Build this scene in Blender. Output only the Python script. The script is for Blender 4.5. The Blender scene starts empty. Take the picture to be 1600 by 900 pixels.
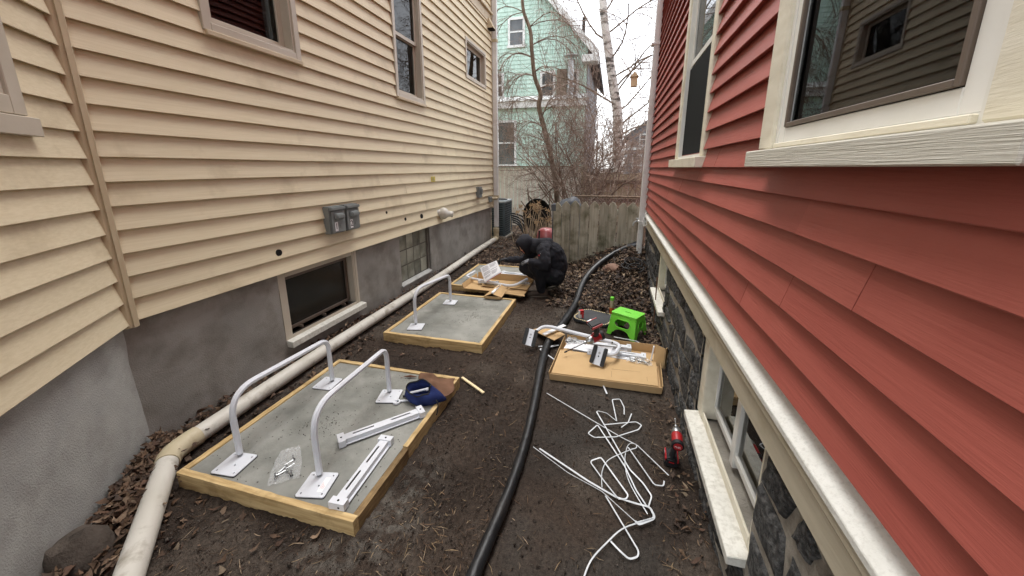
import bpy, bmesh, math, random
import numpy as np
from mathutils import Vector, Matrix, Euler, noise as mnoise
random.seed(7); rng = np.random.default_rng(7)
R = math.radians
scene = bpy.context.scene
col = scene.collection

# ---------------------------------------------------------------- camera
cd = bpy.data.cameras.new('camera'); cam = bpy.data.objects.new('camera', cd); col.objects.link(cam)
scene.camera = cam
cd.sensor_fit = 'HORIZONTAL'; cd.sensor_width = 36.0; cd.lens = 36.0 * 580 / 1600
cd.shift_y = -53 / 1600.0
cd.clip_start = 0.03; cd.clip_end = 2000
cam.location = (0, 0, 1.75)
cam.rotation_euler = (R(90) - math.atan(135 / 580.0), 0, R(15))

# ---------------------------------------------------------------- sky, sun, exposure (overcast)
SUN_EL, SUN_ROT = R(76), R(-20)
w = bpy.data.worlds.new('World'); scene.world = w; w.use_nodes = True
nt = w.node_tree; nt.nodes.clear()
sky = nt.nodes.new('ShaderNodeTexSky'); sky.sky_type = 'NISHITA'; sky.sun_disc = False
sky.sun_elevation = SUN_EL; sky.sun_rotation = SUN_ROT
sky.air_density = 1.0; sky.dust_density = 1.0; sky.ozone_density = 1.0
hs = nt.nodes.new('ShaderNodeHueSaturation'); hs.inputs['Saturation'].default_value = 0.18
bg = nt.nodes.new('ShaderNodeBackground'); bg.inputs['Strength'].default_value = 0.125
wo = nt.nodes.new('ShaderNodeOutputWorld')
nt.links.new(sky.outputs[0], hs.inputs['Color']); nt.links.new(hs.outputs[0], bg.inputs['Color']); nt.links.new(bg.outputs[0], wo.inputs[0])
sl = bpy.data.lights.new('sun', 'SUN'); sl.energy = 1.3; sl.angle = R(55); sl.color = (1.0, 0.97, 0.93)
so = bpy.data.objects.new('sun', sl); col.objects.link(so)
# sun_rotation is measured clockwise from +Y
sd = Vector((math.sin(SUN_ROT) * math.cos(SUN_EL), math.cos(SUN_ROT) * math.cos(SUN_EL), math.sin(SUN_EL)))
so.rotation_euler = (-sd).to_track_quat('-Z', 'Y').to_euler()
vs = scene.view_settings
vs.view_transform = 'Standard'; vs.look = 'None'; vs.gamma = 1.0; vs.use_curve_mapping = False
vs.exposure = 2.13

cy_ = scene.cycles
cy_.max_bounces = 8; cy_.diffuse_bounces = 4; cy_.glossy_bounces = 3; cy_.transparent_max_bounces = 10; cy_.caustics_reflective = False; cy_.caustics_refractive = False

# ---------------------------------------------------------------- helpers
def c(r, g, b):
    f = lambda v: (v / 255 / 12.92) if v / 255 <= 0.04045 else ((v / 255 + 0.055) / 1.055) ** 2.4
    return (f(r), f(g), f(b), 1)

def mat(name, c1, c2=None, rough=0.6, scale=(1, 1, 1), ns=8.0, detail=6, lo=0.35, hi=0.65, bump=0.0, bs=60.0, bscale=None,
        rnd=0.0, spec=0.4, metal=0.0, dirt=None, dirt_s=1.5, dirt_lo=0.5, dirt_hi=0.72, coat=0.0, bdist=0.01, rvar=0.0):
    m = bpy.data.materials.new(name); m.use_nodes = True
    n = m.node_tree; L = n.links.new; N = n.nodes.new
    p = n.nodes['Principled BSDF']
    p.inputs['Roughness'].default_value = rough; p.inputs['Metallic'].default_value = metal
    p.inputs['Specular IOR Level'].default_value = spec
    if coat: p.inputs['Coat Weight'].default_value = coat; p.inputs['Coat Roughness'].default_value = 0.08
    tc = N('ShaderNodeTexCoord'); mp = N('ShaderNodeMapping'); mp.inputs['Scale'].default_value = scale
    oi = N('ShaderNodeObjectInfo')
    off = N('ShaderNodeVectorMath'); off.operation = 'MULTIPLY_ADD'
    cmb = N('ShaderNodeCombineXYZ')
    for k in range(3): L(oi.outputs['Random'], cmb.inputs[k])
    off.inputs[1].default_value = (7.3, 11.1, 5.7)
    L(cmb.outputs[0], off.inputs[0]); L(tc.outputs['Object'], off.inputs[2])
    L(off.outputs[0], mp.inputs['Vector'])
    nz = N('ShaderNodeTexNoise'); nz.inputs['Scale'].default_value = ns; nz.inputs['Detail'].default_value = detail
    L(mp.outputs[0], nz.inputs['Vector'])
    cr = N('ShaderNodeValToRGB')
    cr.color_ramp.elements[0].position = lo; cr.color_ramp.elements[0].color = c1
    cr.color_ramp.elements[1].position = hi; cr.color_ramp.elements[1].color = c2 or c1
    L(nz.outputs['Fac'], cr.inputs['Fac']); out = cr.outputs['Color']
    if dirt:
        dz = N('ShaderNodeTexNoise'); dz.inputs['Scale'].default_value = dirt_s; dz.inputs['Detail'].default_value = 8
        dz.inputs['Roughness'].default_value = 0.65
        L(off.outputs[0], dz.inputs['Vector'])
        dr = N('ShaderNodeMapRange'); dr.inputs['From Min'].default_value = dirt_lo; dr.inputs['From Max'].default_value = dirt_hi
        L(dz.outputs['Fac'], dr.inputs['Value'])
        mx = N('ShaderNodeMix'); mx.data_type = 'RGBA'
        L(dr.outputs[0], mx.inputs['Factor']); L(out, mx.inputs['A']); mx.inputs['B'].default_value = dirt
        out = mx.outputs['Result']
    if rnd:
        mr = N('ShaderNodeMapRange'); mr.inputs['To Min'].default_value = 1 - rnd; mr.inputs['To Max'].default_value = 1 + rnd
        L(oi.outputs['Random'], mr.inputs['Value'])
        vm = N('ShaderNodeVectorMath'); vm.operation = 'SCALE'
        L(out, vm.inputs[0]); L(mr.outputs[0], vm.inputs['Scale']); out = vm.outputs[0]
    L(out, p.inputs['Base Color'])
    if rvar:
        rr = N('ShaderNodeMapRange'); rr.inputs['From Min'].default_value = .3; rr.inputs['From Max'].default_value = .7
        rr.inputs['To Min'].default_value = max(0, rough - rvar); rr.inputs['To Max'].default_value = min(1, rough + rvar)
        L(nz.outputs['Fac'], rr.inputs['Value']); L(rr.outputs[0], p.inputs['Roughness'])
    if bump:
        bz = N('ShaderNodeTexNoise'); bz.inputs['Scale'].default_value = bs; bz.inputs['Detail'].default_value = 5
        bz.inputs['Roughness'].default_value = 0.6
        bm_ = N('ShaderNodeMapping'); bm_.inputs['Scale'].default_value = bscale or scale
        L(off.outputs[0], bm_.inputs['Vector']); L(bm_.outputs[0], bz.inputs['Vector'])
        bp = N('ShaderNodeBump'); bp.inputs['Strength'].default_value = bump; bp.inputs['Distance'].default_value = bdist
        L(bz.outputs['Fac'], bp.inputs['Height']); L(bp.outputs[0], p.inputs['Normal'])
    return m

def attr_mat(name, rough=0.8, bump=0.3, bs=80, bdist=0.01, spec=0.3, nvar=0.35, ns=30, rvar=0.0):
    """colour from the mesh's 'col' attribute (real surface colour of each piece), varied by noise"""
    m = bpy.data.materials.new(name); m.use_nodes = True
    n = m.node_tree; L = n.links.new; N = n.nodes.new
    p = n.nodes['Principled BSDF']; p.inputs['Roughness'].default_value = rough; p.inputs['Specular IOR Level'].default_value = spec
    a = N('ShaderNodeAttribute'); a.attribute_name = 'col'
    tc = N('ShaderNodeTexCoord'); nz = N('ShaderNodeTexNoise'); nz.inputs['Scale'].default_value = ns; nz.inputs['Detail'].default_value = 8
    nz.inputs['Roughness'].default_value = 0.7
    L(tc.outputs['Object'], nz.inputs['Vector'])
    mr = N('ShaderNodeMapRange'); mr.inputs['From Min'].default_value = .3; mr.inputs['From Max'].default_value = .7
    mr.inputs['To Min'].default_value = 1 - nvar; mr.inputs['To Max'].default_value = 1 + nvar
    L(nz.outputs['Fac'], mr.inputs['Value'])
    vm = N('ShaderNodeVectorMath'); vm.operation = 'SCALE'
    L(a.outputs['Color'], vm.inputs[0]); L(mr.outputs[0], vm.inputs['Scale']); L(vm.outputs[0], p.inputs['Base Color'])
    if rvar:
        rz = N('ShaderNodeTexNoise'); rz.inputs['Scale'].default_value = 2.2; rz.inputs['Detail'].default_value = 5
        L(tc.outputs['Object'], rz.inputs['Vector'])
        rr = N('ShaderNodeMapRange'); rr.inputs['From Min'].default_value = .35; rr.inputs['From Max'].default_value = .65
        rr.inputs['To Min'].default_value = rough - rvar; rr.inputs['To Max'].default_value = min(1, rough + rvar)
        L(rz.outputs['Fac'], rr.inputs['Value']); L(rr.outputs[0], p.inputs['Roughness'])
    bz = N('ShaderNodeTexNoise'); bz.inputs['Scale'].default_value = bs; bz.inputs['Detail'].default_value = 6
    L(tc.outputs['Object'], bz.inputs['Vector'])
    bp = N('ShaderNodeBump'); bp.inputs['Strength'].default_value = bump; bp.inputs['Distance'].default_value = bdist
    L(bz.outputs['Fac'], bp.inputs['Height']); L(bp.outputs[0], p.inputs['Normal'])
    return m

def glass_mat(name, tint=(0.5, 0.55, 0.55, 1), rough=0.02, ior=1.5, refl=1.0):
    m = bpy.data.materials.new(name); m.use_nodes = True
    n = m.node_tree; L = n.links.new; N = n.nodes.new
    n.nodes.remove(n.nodes['Principled BSDF']); o = n.nodes['Material Output']
    t = N('ShaderNodeBsdfTransparent'); t.inputs['Color'].default_value = tint
    g = N('ShaderNodeBsdfGlossy'); g.inputs['Roughness'].default_value = rough; g.inputs['Color'].default_value = (refl, refl, refl, 1)
    f = N('ShaderNodeFresnel'); f.inputs['IOR'].default_value = ior
    tc = N('ShaderNodeTexCoord'); nz = N('ShaderNodeTexNoise'); nz.inputs['Scale'].default_value = 1.3; nz.inputs['Detail'].default_value = 1
    bp = N('ShaderNodeBump'); bp.inputs['Strength'].default_value = 0.04; bp.inputs['Distance'].default_value = 0.05
    L(tc.outputs['Object'], nz.inputs['Vector']); L(nz.outputs['Fac'], bp.inputs['Height']); L(bp.outputs[0], g.inputs['Normal'])
    x = N('ShaderNodeMixShader'); L(f.outputs[0], x.inputs['Fac']); L(t.outputs[0], x.inputs[1]); L(g.outputs[0], x.inputs[2]); L(x.outputs[0], o.inputs['Surface'])
    return m

def wloc(o):
    v = Vector((0, 0, 0))
    while o is not None: v += o.location; o = o.parent
    return v

def link_mesh(name, me, m, parent=None, smooth=False, angle=40):
    if m is not None: me.materials.append(m)
    if smooth:
        me.polygons.foreach_set('use_smooth', [True] * len(me.polygons))
        if angle < 180: me.set_sharp_from_angle(angle=R(angle))
    o = bpy.data.objects.new(name, me); col.objects.link(o)
    if parent is not None: o.parent = parent
    return o

class MB:
    def __init__(s): s.v = []; s.f = []
    def add(s, vs, fs):
        b = len(s.v); s.v += [tuple(p) for p in vs]; s.f += [tuple(b + i for i in f) for f in fs]; return s
    def box(s, x0, x1, y0, y1, z0, z1):
        return s.add([(x0, y0, z0), (x1, y0, z0), (x1, y1, z0), (x0, y1, z0), (x0, y0, z1), (x1, y0, z1), (x1, y1, z1), (x0, y1, z1)],
              [(0, 3, 2, 1), (4, 5, 6, 7), (0, 1, 5, 4), (1, 2, 6, 5), (2, 3, 7, 6), (3, 0, 4, 7)])
    def obox(s, ctr, size, rot=None):
        rot = rot or Matrix.Identity(3)
        if isinstance(rot, (tuple, list)): rot = Euler(rot).to_matrix()
        ctr = Vector(ctr); h = [q / 2 for q in size]
        vs = [ctr + rot @ Vector((sx * h[0], sy * h[1], sz * h[2])) for sz in (-1, 1) for sx, sy in ((-1, -1), (1, -1), (1, 1), (-1, 1))]
        return s.add(vs, [(0, 3, 2, 1), (4, 5, 6, 7), (0, 1, 5, 4), (1, 2, 6, 5), (2, 3, 7, 6), (3, 0, 4, 7)])
    def prism(s, poly, vec):
        n = len(poly); vec = Vector(vec); a = [Vector(p) for p in poly]
        return s.add(a + [p + vec for p in a], [tuple(range(n))[::-1], tuple(range(n, 2 * n))] + [(i, (i + 1) % n, n + (i + 1) % n, n + i) for i in range(n)])
    def tube(s, pts, r, n=8, cap=True, sec=None, up=None):
        P = [Vector(p) for p in pts]; k = len(P)
        if not isinstance(r, (list, tuple)): r = [r] * k
        t0 = (P[1] - P[0]).normalized()
        u = Vector(up) if up else (Vector((0, 0, 1)) if abs(t0.z) < 0.9 else Vector((1, 0, 0)))
        u = (u - t0 * u.dot(t0)).normalized()
        sec = sec or [(math.cos(2 * math.pi * i / n), math.sin(2 * math.pi * i / n)) for i in range(n)]; n = len(sec)
        vs = []
        for i in range(k):
            t = (P[min(i + 1, k - 1)] - P[max(i - 1, 0)])
            t = t.normalized() if t.length > 1e-9 else t0
            u = u - t * u.dot(t)
            if u.length < 1e-6: u = t.orthogonal()
            u.normalize(); b = t.cross(u)
            vs += [P[i] + (u * q[0] + b * q[1]) * r[i] for q in sec]
        fs = [(i * n + j, i * n + (j + 1) % n, (i + 1) * n + (j + 1) % n, (i + 1) * n + j) for i in range(k - 1) for j in range(n)]
        if cap: fs += [tuple(range(n))[::-1], tuple(range((k - 1) * n, k * n))]
        return s.add(vs, fs)
    def lathe(s, prof, org, axis=(0, 0, 1), n=20):
        ax = Vector(axis).normalized(); u = ax.orthogonal().normalized(); b = ax.cross(u); org = Vector(org)
        vs = []
        for rr, h in prof:
            vs += [org + ax * h + (u * math.cos(2 * math.pi * i / n) + b * math.sin(2 * math.pi * i / n)) * rr for i in range(n)]
        k = len(prof)
        fs = [(i * n + j, i * n + (j + 1) % n, (i + 1) * n + (j + 1) % n, (i + 1) * n + j) for i in range(k - 1) for j in range(n)]
        fs += [tuple(range(n))[::-1], tuple(range((k - 1) * n, k * n))]
        return s.add(vs, fs)
    def xf(s, fn): s.v = [tuple(fn(*p)) for p in s.v]; return s
    def build(s, name, m, parent=None, smooth=False, bevel=0, seg=1, angle=40, wob=0, local=False):
        d = Vector((0, 0, 0)) if local else wloc(parent)
        me = bpy.data.meshes.new(name)
        vs = [(p[0] - d.x, p[1] - d.y, p[2] - d.z) for p in s.v]
        me.from_pydata(vs, [], s.f)
        bm = bmesh.new(); bm.from_mesh(me)
        bmesh.ops.recalc_face_normals(bm, faces=bm.faces)
        if bevel: bmesh.ops.bevel(bm, geom=[e for e in bm.edges if len(e.link_faces) == 2 and e.calc_face_angle(0) > R(30)], offset=bevel, segments=seg, affect='EDGES', clamp_overlap=True)
        bm.to_mesh(me); bm.free()
        return link_mesh(name, me, m, parent, smooth or (bevel and seg > 1), angle)

def tag(o, label=None, cat=None, group=None, kind=None):
    if label: o['label'] = label
    if cat: o['category'] = cat
    if group: o['group'] = group
    if kind: o['kind'] = kind
    return o
def thing(name, loc, label, cat, group=None, rz=0):
    o = bpy.data.objects.new(name, None); col.objects.link(o); o.location = loc; o.rotation_euler = (0, 0, rz)
    o.empty_display_size = 0.1
    return tag(o, label, cat, group)
def struct(o): o['kind'] = 'structure'; return o
def copy_tree(o, parent=None):
    q = o.copy(); col.objects.link(q); q.parent = parent
    for ch in o.children: copy_tree(ch, q)
    return q

_ws = bpy.data.scenes.new('workbench')          # scratch scene for evaluating curves, text and modifiers; removed at the end
def baked(ob):
    _ws.collection.objects.link(ob)
    with bpy.context.temp_override(scene=_ws, view_layer=_ws.view_layers[0]):
        dg = bpy.context.evaluated_depsgraph_get(); dg.update()
        return bpy.data.meshes.new_from_object(ob.evaluated_get(dg))
def plate(outer, holes=(), t=0.004, bev=0.0, res=1):
    """flat plate in local XY with holes, thickness t along Z (0..t), as (verts, faces)"""
    cu = bpy.data.curves.new('plate_curve', 'CURVE'); cu.dimensions = '2D'; cu.fill_mode = 'BOTH'
    cu.extrude = t / 2; cu.bevel_depth = bev; cu.bevel_resolution = res
    for ring in [outer] + list(holes):
        sp = cu.splines.new('POLY'); sp.points.add(len(ring) - 1); sp.use_cyclic_u = True
        for q, (x, y) in zip(sp.points, ring): q.co = (x, y, 0, 1)
    ob = bpy.data.objects.new('plate_tmp', cu); me = baked(ob)
    vs = [(v.co.x, v.co.y, v.co.z + t / 2) for v in me.vertices]; fs = [tuple(p.vertices) for p in me.polygons]
    bpy.data.objects.remove(ob); bpy.data.curves.remove(cu); bpy.data.meshes.remove(me)
    return vs, fs
def text_geo(body, size, depth=0.0006):
    cu = bpy.data.curves.new('text_curve', 'FONT'); cu.body = body; cu.size = size; cu.extrude = depth; cu.align_x = 'CENTER'; cu.align_y = 'CENTER'
    ob = bpy.data.objects.new('text_tmp', cu); me = baked(ob)
    vs = [tuple(v.co) for v in me.vertices]; fs = [tuple(p.vertices) for p in me.polygons]
    bpy.data.objects.remove(ob); bpy.data.curves.remove(cu); bpy.data.meshes.remove(me)
    return vs, fs
def ring(cx, cy, r, n=14, sx=1, sy=1): return [(cx + r * sx * math.cos(2 * math.pi * i / n), cy + r * sy * math.sin(2 * math.pi * i / n)) for i in range(n)]
def rrect(x0, x1, y0, y1, r, n=4):
    o = []
    for cx, cy, a in ((x1 - r, y1 - r, 0), (x0 + r, y1 - r, 90), (x0 + r, y0 + r, 180), (x1 - r, y0 + r, 270)):
        o += [(cx + r * math.cos(R(a + 90 * i / n)), cy + r * math.sin(R(a + 90 * i / n))) for i in range(n + 1)]
    return o
def frame_fn(org, ux, uy, uz):
    org = Vector(org); ux = Vector(ux); uy = Vector(uy); uz = Vector(uz)
    return lambda x, y, z: org + ux * x + uy * y + uz * z
def smooth_path(pts, n=8):
    P = [Vector(p) for p in pts]; out = []
    for i in range(len(P) - 1):
        p0, p1, p2, p3 = P[max(i - 1, 0)], P[i], P[i + 1], P[min(i + 2, len(P) - 1)]
        for k in range(n):
            t = k / n
            out.append(0.5 * ((2 * p1) + (p2 - p0) * t + (2 * p0 - 5 * p1 + 4 * p2 - p3) * t * t + (3 * p1 - p0 - 3 * p2 + p3) * t ** 3))
    return out + [P[-1]]
def fillet_path(pts, rad, n=6):
    """polyline with rounded corners"""
    P = [Vector(p) for p in pts]; out = [P[0]]
    for i in range(1, len(P) - 1):
        a = (P[i - 1] - P[i]); b = (P[i + 1] - P[i]); r = rad[i - 1] if isinstance(rad, (list, tuple)) else rad
        r = min(r, a.length * .49, b.length * .49) if not isinstance(rad, (list, tuple)) else r
        s, e = P[i] + a.normalized() * r, P[i] + b.normalized() * r
        for k in range(n + 1):
            t = k / n; out.append(s * (1 - t) ** 2 + P[i] * 2 * t * (1 - t) + e * t * t)
    return out + [P[-1]]

# numpy value noise
_perm = rng.random((64, 64, 64)).astype(np.float32)
def vnoise(x, y, z=0.0):
    x = np.asarray(x, dtype=np.float64); y = np.asarray(y, dtype=np.float64); z = np.asarray(z, dtype=np.float64) + 0 * x
    xi, yi, zi = np.floor(x).astype(int), np.floor(y).astype(int), np.floor(z).astype(int)
    f = lambda q: q * q * (3 - 2 * q)
    fx, fy, fz = f(x - xi), f(y - yi), f(z - zi); g = lambda a, b, d: _perm[(xi + a) & 63, (yi + b) & 63, (zi + d) & 63]
    return ((g(0,0,0)*(1-fx)+g(1,0,0)*fx)*(1-fy)+(g(0,1,0)*(1-fx)+g(1,1,0)*fx)*fy)*(1-fz)+((g(0,0,1)*(1-fx)+g(1,0,1)*fx)*(1-fy)+(g(0,1,1)*(1-fx)+g(1,1,1)*fx)*fy)*fz
def fbm(x, y, z=0.0, o=4, g=0.5):
    t = 0; a = 1; s = 0
    for k in range(o): t = t + a * vnoise(np.asarray(x) * 2 ** k + 17.3 * k, np.asarray(y) * 2 ** k + 5.1 * k, np.asarray(z) * 2 ** k); s += a; a *= g
    return t / s
def sstep(x, a, b):
    t = np.clip((np.asarray(x, dtype=np.float64) - a) / (b - a), 0, 1); return t * t * (3 - 2 * t)
def np_mesh(name, V, F, m, parent=None, smooth=False, colr=None, angle=180):
    """V (n,3), F (k,3|4) arrays; colr (n,3) linear colours"""
    me = bpy.data.meshes.new(name); V = np.asarray(V, dtype=np.float32); F = np.asarray(F, dtype=np.int32); k = F.shape[1]
    d = wloc(parent); V = V - np.array([d.x, d.y, d.z], dtype=np.float32)
    me.vertices.add(len(V)); me.vertices.foreach_set('co', V.ravel())
    me.loops.add(F.size); me.loops.foreach_set('vertex_index', F.ravel())
    me.polygons.add(len(F)); me.polygons.foreach_set('loop_start', np.arange(0, F.size, k, dtype=np.int32))
    me.update(calc_edges=True); me.validate()
    if colr is not None:
        a = me.attributes.new('col', 'FLOAT_COLOR', 'POINT')
        a.data.foreach_set('color', np.concatenate([np.asarray(colr, dtype=np.float32), np.ones((len(V), 1), dtype=np.float32)], 1).ravel())
    return link_mesh(name, me, m, parent, smooth, angle)
# ---------------------------------------------------------------- materials
MT = {}
MT['vinyl'] = mat('beige_vinyl', c(211, 197, 165), c(219, 206, 176), 0.55, scale=(14, 1.1, 40), ns=3, bump=0.35, bs=6, bscale=(40, 2.2, 55), rnd=0.035, spec=0.35, dirt=c(172, 155, 124), dirt_s=1.8, dirt_lo=.54, dirt_hi=.85, bdist=.004)
MT['vinyl_trim'] = mat('tan_vinyl_trim', c(188, 172, 142), c(198, 182, 153), 0.5, ns=6, bump=.1, bs=40)
MT['win_tan'] = mat('taupe_window_frame', c(182, 173, 156), c(191, 182, 166), 0.4, ns=5, bump=.05, bs=50)
MT['stucco'] = mat('grey_stucco', c(134, 131, 125), c(156, 152, 145), 0.95, ns=2.2, detail=10, bump=0.7, bs=130, bdist=.008, spec=.15, dirt=c(112, 106, 98), dirt_s=3.2, dirt_lo=.46, dirt_hi=.75)
MT['stucco_grey'] = mat('light_grey_stucco', c(158, 158, 154), c(174, 174, 169), 0.95, ns=5, detail=10, bump=0.7, bs=130, bdist=.008, spec=.15, dirt=c(140, 138, 132), dirt_s=4, dirt_lo=.48, dirt_hi=.78)
MT['red'] = mat('red_paint', c(154, 78, 68), c(162, 85, 74), 0.5, scale=(3, .5, 4), ns=4, bump=0.32, bs=7, bscale=(14, 1.0, 18), rnd=0.08, spec=.4, dirt=c(172, 94, 82), dirt_s=2.0, dirt_lo=.48, dirt_hi=.85, bdist=.005)
MT['cream'] = mat('cream_trim_paint', c(214, 207, 187), c(224, 218, 200), 0.5, scale=(6, 1.5, 6), ns=5, bump=.25, bs=25, bscale=(6, 1, 12), spec=.4, dirt=c(186, 177, 154), dirt_s=4, dirt_lo=.55, dirt_hi=.8, bdist=.004)
MT['skirt'] = mat('cream_skirt_paint', c(182, 173, 152), c(193, 184, 163), 0.6, scale=(4, .6, 6), ns=5, bump=.35, bs=14, bscale=(8, 1, 8), spec=.3, dirt=c(160, 148, 122), dirt_s=3, dirt_lo=.52, dirt_hi=.8, bdist=.004)
MT['cap'] = mat('cracked_white_cap_paint', c(206, 205, 197), c(216, 215, 208), 0.6, ns=12, bump=.6, bs=32, bscale=(1, .7, 1), spec=.35, dirt=c(192, 190, 182), dirt_s=110, dirt_lo=.5, dirt_hi=.7, bdist=.006)
MT['sill'] = mat('weathered_white_sill', c(200, 198, 188), c(214, 212, 203), 0.65, ns=9, bump=.3, bs=40, dirt=c(178, 174, 162), dirt_s=45, dirt_lo=.46, dirt_hi=.72, bdist=.004)
MT['sill_lines'] = mat('embossed_sill_paint', c(192, 188, 174), c(203, 199, 186), 0.5, scale=(4, .6, 30), ns=4, bump=.9, bs=4.5, bscale=(6, 1.6, 75), bdist=.004)
MT['white_frame'] = mat('white_window_vinyl', c(220, 219, 212), c(230, 229, 224), 0.35, ns=5)
MT['screen'] = mat('dark_insect_screen', c(24, 26, 26), c(31, 33, 33), 0.8, ns=400, detail=2, spec=.1)
MT['dark_frame'] = mat('dark_brown_frame', c(92, 80, 70), c(104, 91, 80), .5, ns=5)
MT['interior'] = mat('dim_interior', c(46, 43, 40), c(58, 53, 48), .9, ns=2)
MT['curtain'] = mat('grey_curtain', c(120, 122, 118), c(140, 140, 134), .9, ns=3)
MT['dark_pane'] = mat('dark_basement_pane', c(22, 20, 17), c(34, 31, 27), .22, ns=2, spec=.35)
MT['dark_joint'] = mat('dark_block_joint', c(70, 66, 58), c(88, 83, 74), .9, ns=8)
MT['glass'] = glass_mat('window_glass', (.5, .55, .55, 1), .015, 1.5, .8)
MT['glass_clear'] = glass_mat('clear_window_glass', (.8, .85, .83, 1), .01, 1.5)
MT['glassblock'] = mat('wavy_glass_block', c(110, 110, 98), c(150, 150, 136), .18, ns=4, detail=2, bump=.7, bs=9, bdist=.03, spec=.6, rnd=.3)
MT['stone'] = mat('black_rubble_stone', c(36, 36, 36), c(98, 97, 95), .75, ns=45, detail=10, lo=.38, hi=.75, bump=1.0, bs=34, bdist=.03, rnd=.22, spec=.4)
MT['mortar'] = mat('grey_mortar', c(140, 134, 124), c(164, 158, 147), .95, ns=10, bump=.7, bs=60, dirt=c(92, 86, 78), dirt_s=5, spec=.15)
MT['pvc'] = mat('weathered_white_pipe', c(190, 186, 174), c(204, 200, 190), .45, ns=3, bump=.08, bs=60, dirt=c(142, 134, 118), dirt_s=7, dirt_lo=.52, dirt_hi=.72, spec=.4)
MT['pvc_old'] = mat('yellowed_pipe_fitting', c(186, 174, 144), c(198, 187, 159), .5, ns=5, dirt=c(150, 132, 98), dirt_s=5)
MT['white_alu'] = mat('white_aluminium', c(214, 214, 212), c(226, 226, 225), .4, ns=4, dirt=c(180, 178, 172), dirt_s=6, dirt_lo=.55, dirt_hi=.8)
MT['grey_box'] = mat('grey_plastic_box', c(112, 117, 115), c(124, 128, 126), .5, ns=6, bump=.05, bs=80)
MT['black'] = mat('black_rubber', c(20, 20, 21), c(30, 30, 31), .6, ns=10, spec=.4)
MT['hole'] = mat('dark_hole', c(14, 12, 11), c(22, 20, 18), 1, ns=5)
MT['white_metal'] = mat('white_powder_coat', c(206, 209, 214), c(214, 217, 222), .35, ns=4, spec=.5)
MT['steel'] = mat('galvanised_steel', c(150, 152, 152), c(176, 178, 178), .35, ns=20, metal=.9)
MT['lumber'] = mat('form_lumber', c(172, 144, 98), c(206, 180, 132), .75, scale=(1.3, 16, 16), ns=3.5, detail=8, bump=.4, bs=4, bscale=(2, 26, 26), dirt=c(128, 104, 66), dirt_s=5, dirt_lo=.5, dirt_hi=.75, rnd=.06, bdist=.004, spec=.25)
MT['lumber_y'] = mat('form_lumber_lengthwise', c(172, 144, 98), c(206, 180, 132), .75, scale=(16, 1.3, 16), ns=3.5, detail=8, bump=.4, bs=4, bscale=(26, 2, 26), dirt=c(138, 112, 72), dirt_s=5, dirt_lo=.52, dirt_hi=.75, rnd=.06, bdist=.003, spec=.25)
MT['lumber_dirty'] = mat('muddy_form_lumber', c(122, 100, 70), c(156, 131, 92), .8, scale=(16, 1.3, 16), ns=6, detail=8, bump=.35, bs=16, dirt=c(84, 66, 46), dirt_s=4, dirt_lo=.42, dirt_hi=.7, bdist=.004, spec=.2)
MT['lumber_fresh'] = mat('fresh_lumber', c(220, 198, 156), c(232, 212, 172), .7, scale=(8, 1, 8), ns=6, bump=.2, bs=20)
MT['concrete'] = mat('cured_concrete', c(122, 123, 117), c(150, 150, 143), .8, ns=4.5, detail=12, lo=.3, hi=.7, bump=.3, bs=70, dirt=c(104, 105, 98), dirt_s=2.2, dirt_lo=.47, dirt_hi=.68, bdist=.005, spec=.25, rvar=.12)
MT['cardboard'] = mat('brown_cardboard', c(184, 154, 112), c(196, 166, 124), .85, scale=(1, 1, 1), ns=3, bump=.12, bs=30, rnd=.05, bdist=.003, spec=.15, dirt=c(182, 150, 108), dirt_s=3)
MT['paper'] = mat('white_paper', c(226, 226, 228), c(236, 236, 238), .8, ns=4, spec=.2)
MT['red_print'] = mat('red_print', c(178, 40, 44), None, .6)
MT['ink'] = mat('grey_ink', c(110, 110, 114), c(150, 150, 154), .8, ns=60)
MT['hose'] = mat('black_wrapped_pipe', c(18, 19, 21), c(30, 31, 33), .42, ns=14, bump=.5, bs=22, bscale=(1, 1, 1), spec=.5, dirt=c(58, 52, 46), dirt_s=3, dirt_lo=.58, dirt_hi=.85, bdist=.01)
MT['green'] = mat('lime_green_plastic', c(112, 204, 58), c(122, 214, 68), .42, ns=6, bump=.1, bs=120, spec=.45, dirt=c(88, 172, 40), dirt_s=8, dirt_lo=.6, dirt_hi=.85)
MT['mat_grey'] = mat('charcoal_foam', c(52, 53, 55), c(66, 67, 69), .8, ns=6, bump=.2, bs=80)
MT['dots'] = mat('cream_dots', c(220, 200, 150), None, .7)
MT['strap'] = mat('white_packing_strap', c(196, 200, 203), c(216, 219, 222), .4, ns=14)
MT['drill_red'] = mat('red_tool_plastic', c(150, 22, 28), c(166, 30, 36), .4, ns=8, spec=.5)
MT['drill_black'] = mat('black_tool_rubber', c(24, 24, 26), c(34, 34, 36), .6, ns=12, bump=.2, bs=120)
MT['navy'] = mat('navy_cloth', c(32, 42, 86), c(42, 54, 102), .85, ns=8, bump=.35, bs=26, bdist=.01, spec=.2)
MT['brown_cloth'] = mat('brown_suede', c(96, 72, 56), c(120, 90, 72), .9, ns=6, bump=.3, bs=30, bdist=.01, spec=.15)
MT['plastic_bag'] = None
MT['hoodie'] = mat('black_fleece', c(27, 27, 32), c(44, 44, 49), .9, ns=7, bump=.5, bs=16, bdist=.02, spec=.2)
MT['pants'] = mat('black_trousers', c(24, 24, 28), c(35, 35, 40), .85, ns=7, bump=.5, bs=14, bdist=.02, spec=.2)
MT['skin'] = mat('skin', c(184, 132, 108), c(196, 144, 120), .55, ns=10)
MT['glove'] = mat('grey_work_glove', c(96, 98, 102), c(116, 118, 122), .85, ns=14, bump=.3, bs=60)
MT['glove_dark'] = mat('black_work_glove', c(34, 35, 38), c(50, 51, 54), .85, ns=14, bump=.3, bs=60)
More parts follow.
